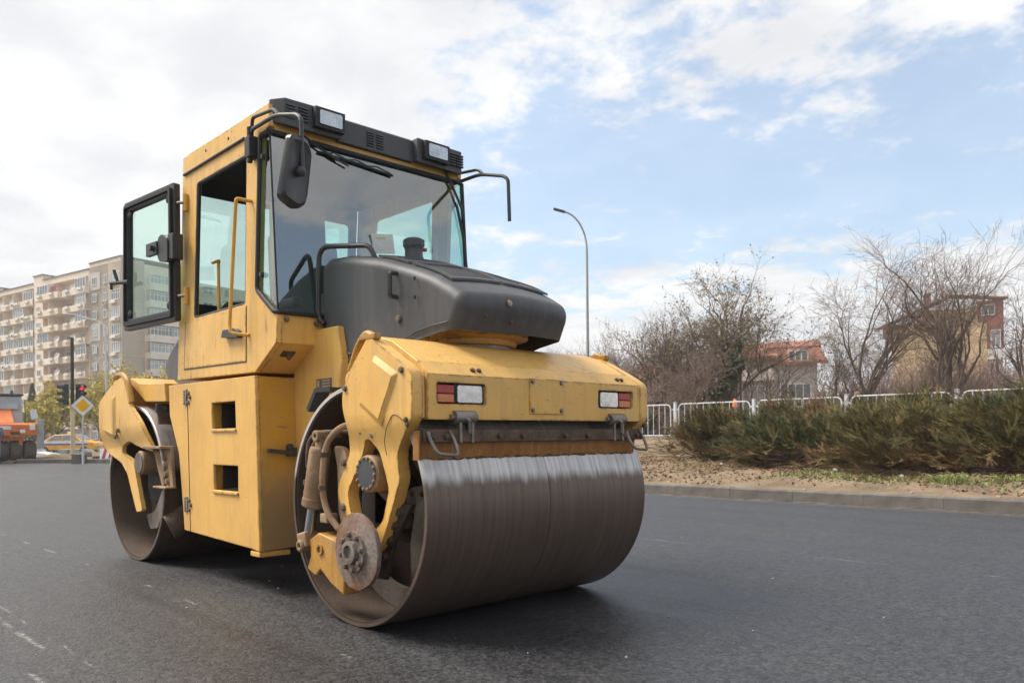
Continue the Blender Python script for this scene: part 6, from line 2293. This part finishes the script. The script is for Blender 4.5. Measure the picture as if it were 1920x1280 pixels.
outl = [(0.03, DZ0), (DL, DZ0), (DL - .02, DZ1), (0.03, DZ1)]
inl = [(.10, DZ0 + .082), (DL - .06, DZ0 + .082), (DL - .075, DZ1 - .07), (.10, DZ1 - .07)]
m = MB().plate(rpoly(outl, .02, 3), [rpoly(inl, .03, 3)], 0, .045)
m.map(dmap)
door = m.build('cab_door', 'blackpaint', R0, .006)
m = MB()
m.plate(rpoly([(a + (.03 if a < .2 else -.03), b + (.03 if b < 2.2 else -.03)) for a, b in outl], .02, 3), [rpoly([(a + (-.02 if a < .2 else .02), b + (-.02 if b < 2.2 else .02)) for a, b in inl], .03, 3)], .045, .066)
m.map(dmap).build('door_seal', 'black', door, .006)
MB().prism(inl, .018, .024).map(dmap).build('door_glass', 'doorglass', door)
for i, z in enumerate((2.63, 1.97)):
    m = MB()
    m.cyl((-.615, -.775, z - .06), (-.615, -.775, z + .06), .018, 12)
    m.build('hinge', 'handle', door)
    m = MB().tube([(-.615, -.785, z), (-.65, -.815, z), (-.70, -.80, z)], .012, 8)
    m.build('hinge_arm', 'steel', door)
m = MB()
m.plate(rpoly([(.03, 2.20), (.15, 2.22), (.20, 2.30), (.16, 2.40), (.10, 2.41), (.03, 2.36)], .02, 3), [], .066, .10)
m.box(.17, .33, .08, .11, 2.28, 2.37)
m.cyl((.22, .10, 2.325), (.22, .14, 2.325), .022, 12)
m.map(dmap).build('door_latch', 'blackpaint', door, .006)
m = MB().box(-.03, .05, .01, .09, 2.22, 2.40)
m.map(dmap).build('latch_block', 'blackpaint', door, .006)
m = MB()
m.tube([(DL - .14, .07, 2.155), (DL + .10, .10, 2.17)], .016, 8)
m.tube([(DL + .0, .09, 2.17), (DL + .02, .11, 2.26)], .013, 8)
m.tube([(DL + .09, .10, 2.17), (DL + .09, .10, 2.12)], .012, 8)
m.map(dmap).build('outer_handle', 'blackpaint', door)
for p in ((.13, DZ1 - .10), (DL - .10, DZ1 - .10), (.13, DZ0 + .12), (DL - .09, DZ0 + .12)):
    MB().lathe([(.03, 0), (.03, .012), (.012, .02)], dmap(p[0], .03, p[1]), -dn * -1, 12).build('glass_clip', 'black', door)

# light bar with two work lamps
m = MB().prism([(.585, 2.84), (.632, 2.84), (.632, 2.985), (.60, 3.005), (.585, 3.005)], -.30, .30)
bar_ = m.build('light_bar', 'plastic', cab, .006)
for s in (-1, 1):
    a, b = (-.745, -.30) if s < 0 else (.30, .745)
    # end housings, cut back at their outer corner
    m = MB()
    if s < 0:
        fpz = [(.57, a), (.585, a), (.665, a + .055), (.68, b), (.57, b)]
    else:
        fpz = [(.57, a), (.68, a), (.665, b - .035), (.585, b), (.57, b)]
    v = [(x, y_, 2.835 if x > .6 else 2.86) for x, y_ in fpz] + [(x, y_, 3.0) for x, y_ in fpz]
    n = len(fpz)
    m.add(v, [tuple(range(n)), tuple(range(2 * n - 1, n - 1, -1))] + [(i, (i + 1) % n, (i + 1) % n + n, i + n) for i in range(n)])
    m.build('light_housing', 'plastic', bar_, .008)
    c0, c1 = (-.495, -.310) if s < 0 else (.355, .545)
    m = MB()
    m.box(.66, .715, c0 - .012, c1 + .012, 2.862, 2.985, 0)
    m.plate(rpoly(rect(c0 + .012, c1 - .012, 2.88, 2.967), .012, 4), [], .715, .723, 'x', 1)
    m.build('work_light', ['black', 'lens'], bar_, .005)
    g = (-.69, -.53) if s < 0 else (.575, .715)
    for col in range(2):
        for k in range(5):
            y0 = g[0] + (g[1] - g[0]) * (.06 + .5 * col)
            z = 2.883 + k * .019 - (.0 if s > 0 else 0)
            xb = .680 if s > 0 else .672
            if s < 0:
                xb = .668 + .008 * col
            else:
                xb = .679 - .003 * col
            MB().obox((xb, y0 + .03, z), (.006, 0, .003), (0, .029, 0), (-.002, 0, .004)).build('louvre', 'plastic', bar_)
for col in range(2):
    for k in range(6):
        MB().obox((.634, -.055 + col * .075, 2.868 + k * .017), (.006, 0, .003), (0, .026, 0), (-.002, 0, .004)).build('louvre', 'plastic', bar_)

# mirror arms on both sides, the left one carries the mirror
for s in (-1, 1):
    m = MB()
    yy = s * .80
    m.rtube([(.425, s * .785, 2.80), (.46, yy, 2.835), (.76, yy, 2.835), (1.00, yy, 2.765), (1.05, yy, 2.73), (1.06, yy, 2.44)], .0125, .07, 10, 0, 6)
    m.rtube([(.43, s * .785, 2.86), (.47, yy, 2.905), (.74, yy, 2.875), (.79, yy, 2.83)], .0115, .05, 8)
    arm_ = m.build('mirror_arm', 'blackpaint', R0)
    m = MB().box(.395, .462, s * .79 - .03, s * .79 + .03, 2.67, 2.80)
    m.cyl((.43, s * .80, 2.64), (.43, s * .80, 2.86), .018, 10)
    m.build('arm_bracket', 'black', arm_, .008)
m = MB()
c = V3((1.03, -.83, 2.43))
ax = V3((.92, .36, -.10)).normalized()
rt = V3((-ax.y, ax.x, 0)).normalized()
upv = ax.cross(rt).normalized()
if upv.z < 0:
    upv = -upv
q = rpoly([(-.115, -.17), (.02, -.205), (.10, -.15), (.115, .15), (.06, .205), (-.07, .19)], .035, 5)
n = len(q)
rings = []
for (o, k) in ((-.02, .90), (-.02, 1.0), (.012, 1.0), (.028, .86), (.022, .82)):
    rings.append([c + ax * o + rt * (p[0] * k) + upv * (p[1] * k) for p in q])
vv = [p for r in rings for p in r]
ff = [tuple(range(n)), tuple(range(len(vv) - 1, len(vv) - n - 1, -1))]
for i in range(len(rings) - 1):
    ff += [(i * n + j, i * n + (j + 1) % n, (i + 1) * n + (j + 1) % n, (i + 1) * n + j) for j in range(n)]
m.add(vv, ff)
mir = m.build('mirror', 'blackpaint', R0, ang=40)
MB().ball(c + ax * .04, .03, 12).tube([c + ax * .04, V3((1.06, -.80, 2.44))], .016, 8).build('mirror_joint', 'blackpaint', mir)

# wipers
def wt(pts, r, name='wiper'):
    return MB().tube([ws(y_, z, .022) for y_, z in pts], r, 6).build(name, 'blackpaint', cab)
wt([(-.56, 2.83), (-.42, 2.765), (-.29, 2.725)], .007)
wt([(-.50, 2.80), (-.35, 2.735), (-.22, 2.70)], .006)
m = MB().tube([ws(-.43, 2.745, .016), ws(-.15, 2.735, .016), ws(.135, 2.715, .016)], .008, 6)
for k in range(3):
    y_ = -.40 + .16 * k
    m.tube([ws(y_, 2.742 - k * .004, .016), ws(y_ + .08, 2.762 - k * .008, .022), ws(y_ + .2, 2.735 - k * .005, .016)], .005, 6)
m.build('wiper_blade', 'black', cab)
wt([(.60, 2.85), (.66, 2.75), (.735, 2.60)], .009)
m = MB().tube([ws(.69, 2.62, .018), ws(.735, 2.40, .018), ws(.75, 2.16, .018), ws(.75, 2.05, .018)], .010, 6)
m.tube([ws(.735, 2.60, .024), ws(.75, 2.45, .024), ws(.742, 2.36, .018)], .007, 6)
m.build('wiper_blade', 'black', cab)

# ---- grey engine hood
def make_hood(mirror, name):
    prof = [(.70, 1.532), (.70, 2.035), (.74, 2.052), (.95, 2.035), (1.137, 1.995), (1.30, 1.955), (1.448, 1.905), (1.60, 1.855), (1.729, 1.805), (1.86, 1.735), (1.955, 1.672), (1.935, 1.60), (1.885, 1.505), (1.80, 1.498), (1.68, 1.482), (1.57, 1.458), (1.465, 1.428), (1.30, 1.38), (1.12, 1.37), (.99, 1.39), (.90, 1.435), (.80, 1.50)]
    n = len(prof)
    ys = [-.455, -.30, -.15, 0, .15, .30, .455]
    bm = bmesh.new()
    cols = []
    for y_ in ys:
        c = []
        for i, (u, z) in enumerate(prof):
            crown = (1 - (y_ / .455) ** 2)
            zz = z + (.035 * crown if 1 <= i <= 9 else (.02 * crown if i == 10 else 0))
            uu = u + (.055 * crown if i in (10, 11, 12) else 0)
            c.append(bm.verts.new((uu, y_ * (1 - .09 * max(0, (u - 1.5) / .45)), zz)))
        cols.append(c)
    tag_e = []
    for a, b in zip(cols[:-1], cols[1:]):
        for i in range(n):
            j = (i + 1) % n
            bm.faces.new((a[i], a[j], b[j], b[i]))
    fl = bm.faces.new(cols[0])
    fr = bm.faces.new(list(reversed(cols[-1])))
    bmesh.ops.recalc_face_normals(bm, faces=bm.faces)
    es = []
    for f in (fl, fr):
        for e in f.edges:
            z = [v.co.z for v in e.verts]
            u = [v.co.x for v in e.verts]
            if (min(z) > 1.60 or min(u) > 1.86) and not (max(u) < .71):
                es.append(e)
    for a, b in zip(cols[:-1], cols[1:]):
        for i in (10,):
            es.append(bm.edges.get((a[i], b[i])))
    bmesh.ops.bevel(bm, geom=es, offset=.055, segments=5, profile=.5, affect='EDGES', clamp_overlap=True)
    # hollow underside
    bot = [f for f in bm.faces if f.normal.z < -.3 and f.calc_center_median().z < 1.53]
    r = bmesh.ops.inset_region(bm, faces=bot, thickness=.022, depth=0)
    bmesh.ops.translate(bm, verts=list({v for f in bot for v in f.verts}), vec=(0, 0, .13))
    for v_ in bm.verts:
        v_.co.x *= mirror
    bmesh.ops.recalc_face_normals(bm, faces=bm.faces)
    me = bpy.data.meshes.new(name)
    bm.to_mesh(me)
    bm.free()
    me.polygons.foreach_set('use_smooth', [True] * len(me.polygons))
    me.set_sharp_from_angle(angle=math.radians(48))
    return link(name, me, 'hood', R0, True)


hood = make_hood(1, 'engine_hood')
rear_hood = make_hood(-1.0, 'rear_hood')
rear_hood.location = (-.05, 0, -.06)


def hood_z(u, y_):
    z = np.interp(u, [.95, 1.137, 1.30, 1.448, 1.60, 1.729, 1.86, 1.955], [2.035, 1.995, 1.955, 1.905, 1.855, 1.805, 1.735, 1.672])
    return z + .035 * (1 - (y_ / .455) ** 2)


def on_hood(quad, name, m_, o, parent, t=.012, nn=6):
    """thin panel lying on the hood top; quad = (u, y) corners in order"""
    v = []
    for k in range(nn + 1):
        for l in range(nn + 1):
            a, b = k / nn, l / nn
            p = [(quad[0][c] * (1 - a) + quad[1][c] * a) * (1 - b) + (quad[3][c] * (1 - a) + quad[2][c] * a) * b for c in (0, 1)]
            v.append((p[0], p[1], hood_z(*p) + o))
    N_ = nn + 1
    top = [(k * N_ + l, (k + 1) * N_ + l, (k + 1) * N_ + l + 1, k * N_ + l + 1) for k in range(nn) for l in range(nn)]
    M2 = len(v)
    v += [(x, y_, z - t) for x, y_, z in v]
    f = top + [tuple(i + M2 for i in reversed(q_)) for q_ in top]
    rim = [l for l in range(N_)] + [k * N_ + nn for k in range(1, N_)] + [nn * N_ + l for l in range(nn - 1, -1, -1)] + [k * N_ for k in range(nn - 1, 0, -1)]
    f += [(rim[i], rim[(i + 1) % len(rim)], rim[(i + 1) % len(rim)] + M2, rim[i] + M2) for i in range(len(rim))]
    return MB().add(v, f).build(name, m_, parent)


for (u0, u1) in ((1.18, 1.43), (1.50, 1.80)):
    for (y0, y1) in ((-.345, -.03), (.03, .345)):
        g = on_hood([(u0, y0), (u1, y0), (u1, y1), (u0, y1)], 'grille', 'mesh', .003, hood)
        for qd in ([(u0 - .02, y0 - .02), (u1 + .02, y0 - .02), (u1 + .02, y0), (u0 - .02, y0)], [(u0 - .02, y1), (u1 + .02, y1), (u1 + .02, y1 + .02), (u0 - .02, y1 + .02)],
                   [(u0 - .02, y0), (u0, y0), (u0, y1), (u0 - .02, y1)], [(u1, y0), (u1 + .02, y0), (u1 + .02, y1), (u1, y1)]):
            on_hood(qd, 'grille_frame', 'hood', .016, g)
m = MB().rtube([(1.455, -.455, 1.852), (1.455, -.50, 1.852), (1.455, -.50, 1.722), (1.455, -.455, 1.722)], .013, .03, 8)
m.build('hood_handle', 'blackpaint', hood)
bolts('bolt', [(1.47, -.456, 1.60), (.83, -.456, 1.575)], (0, -1, 0), hood, 'steel', .018, .008)
bolts('screw', [(1.62, -.456, 1.80), (1.62, -.456, 1.70)], (0, -1, 0), hood, 'blackpaint', .009, .008)
bolts('bolt', [(2.0, -.12, 1.655)], (1, 0, .15), hood, 'pebble', .014, .006)
bolts('screw', [(1.985, -.28, 1.575), (1.988, -.10, 1.555)], (1, 0, -.2), hood, 'rusty', .011, .008)
# moulded rib above the arch
pts = [(.72, -.457, 1.565), (.84, -.457, 1.525), (.93, -.457, 1.475), (1.0, -.457, 1.445)]
MB().tube(pts, .006, 6).build('moulded_rib', 'hood', hood)
pts = [(1.35, -.455, 1.435), (1.50, -.455, 1.482), (1.62, -.452, 1.515), (1.74, -.444, 1.535), (1.86, -.43, 1.545)]
MB().tube(pts, .005, 6).build('moulded_rib', 'hood', hood)
m = MB()
m.lathe([(.066, 0), (.062, .03), (.056, .04), (.056, .085), (.060, .087), (.060, .10), (.052, .10)], (1.02, .0, 2.045), (0, 0, 1), 28)
m.lathe([(.05, .10), (.068, .10), (.068, .14), (.05, .15), (.02, .15)], (1.02, .0, 2.045), (0, 0, 1), 8)
flt = m.build('air_intake_cap', 'plastic', hood)
MB().box(1.015, 1.045, .055, .088, 2.125, 2.145).build('red_clip', 'redclip', flt, .004)
m = MB().rtube([(.73, -.47, 1.652), (.70, -.485, 1.68), (.695, -.49, 1.74), (.71, -.49, 2.125), (1.12, -.40, 2.075), (1.16, -.38, 1.98)], .0155, .09, 10, 0, 6)
m.build('hood_rail', 'blackpaint', hood)
m = MB().obox((.575, -.635, 1.470), (.024, 0, .0139), (0, .042, 0), (-.0025, 0, .0043)).cyl((.575, -.635, 1.472), (.592, -.635, 1.437), .013, 10)
m.build('cab_lock', 'rusty', R0, .002)
bolts('bolt', [(.685, -.70, 1.665), (.685, -.50, 1.655)], (1, 0, 0), R0, 'steel', .014, .012)
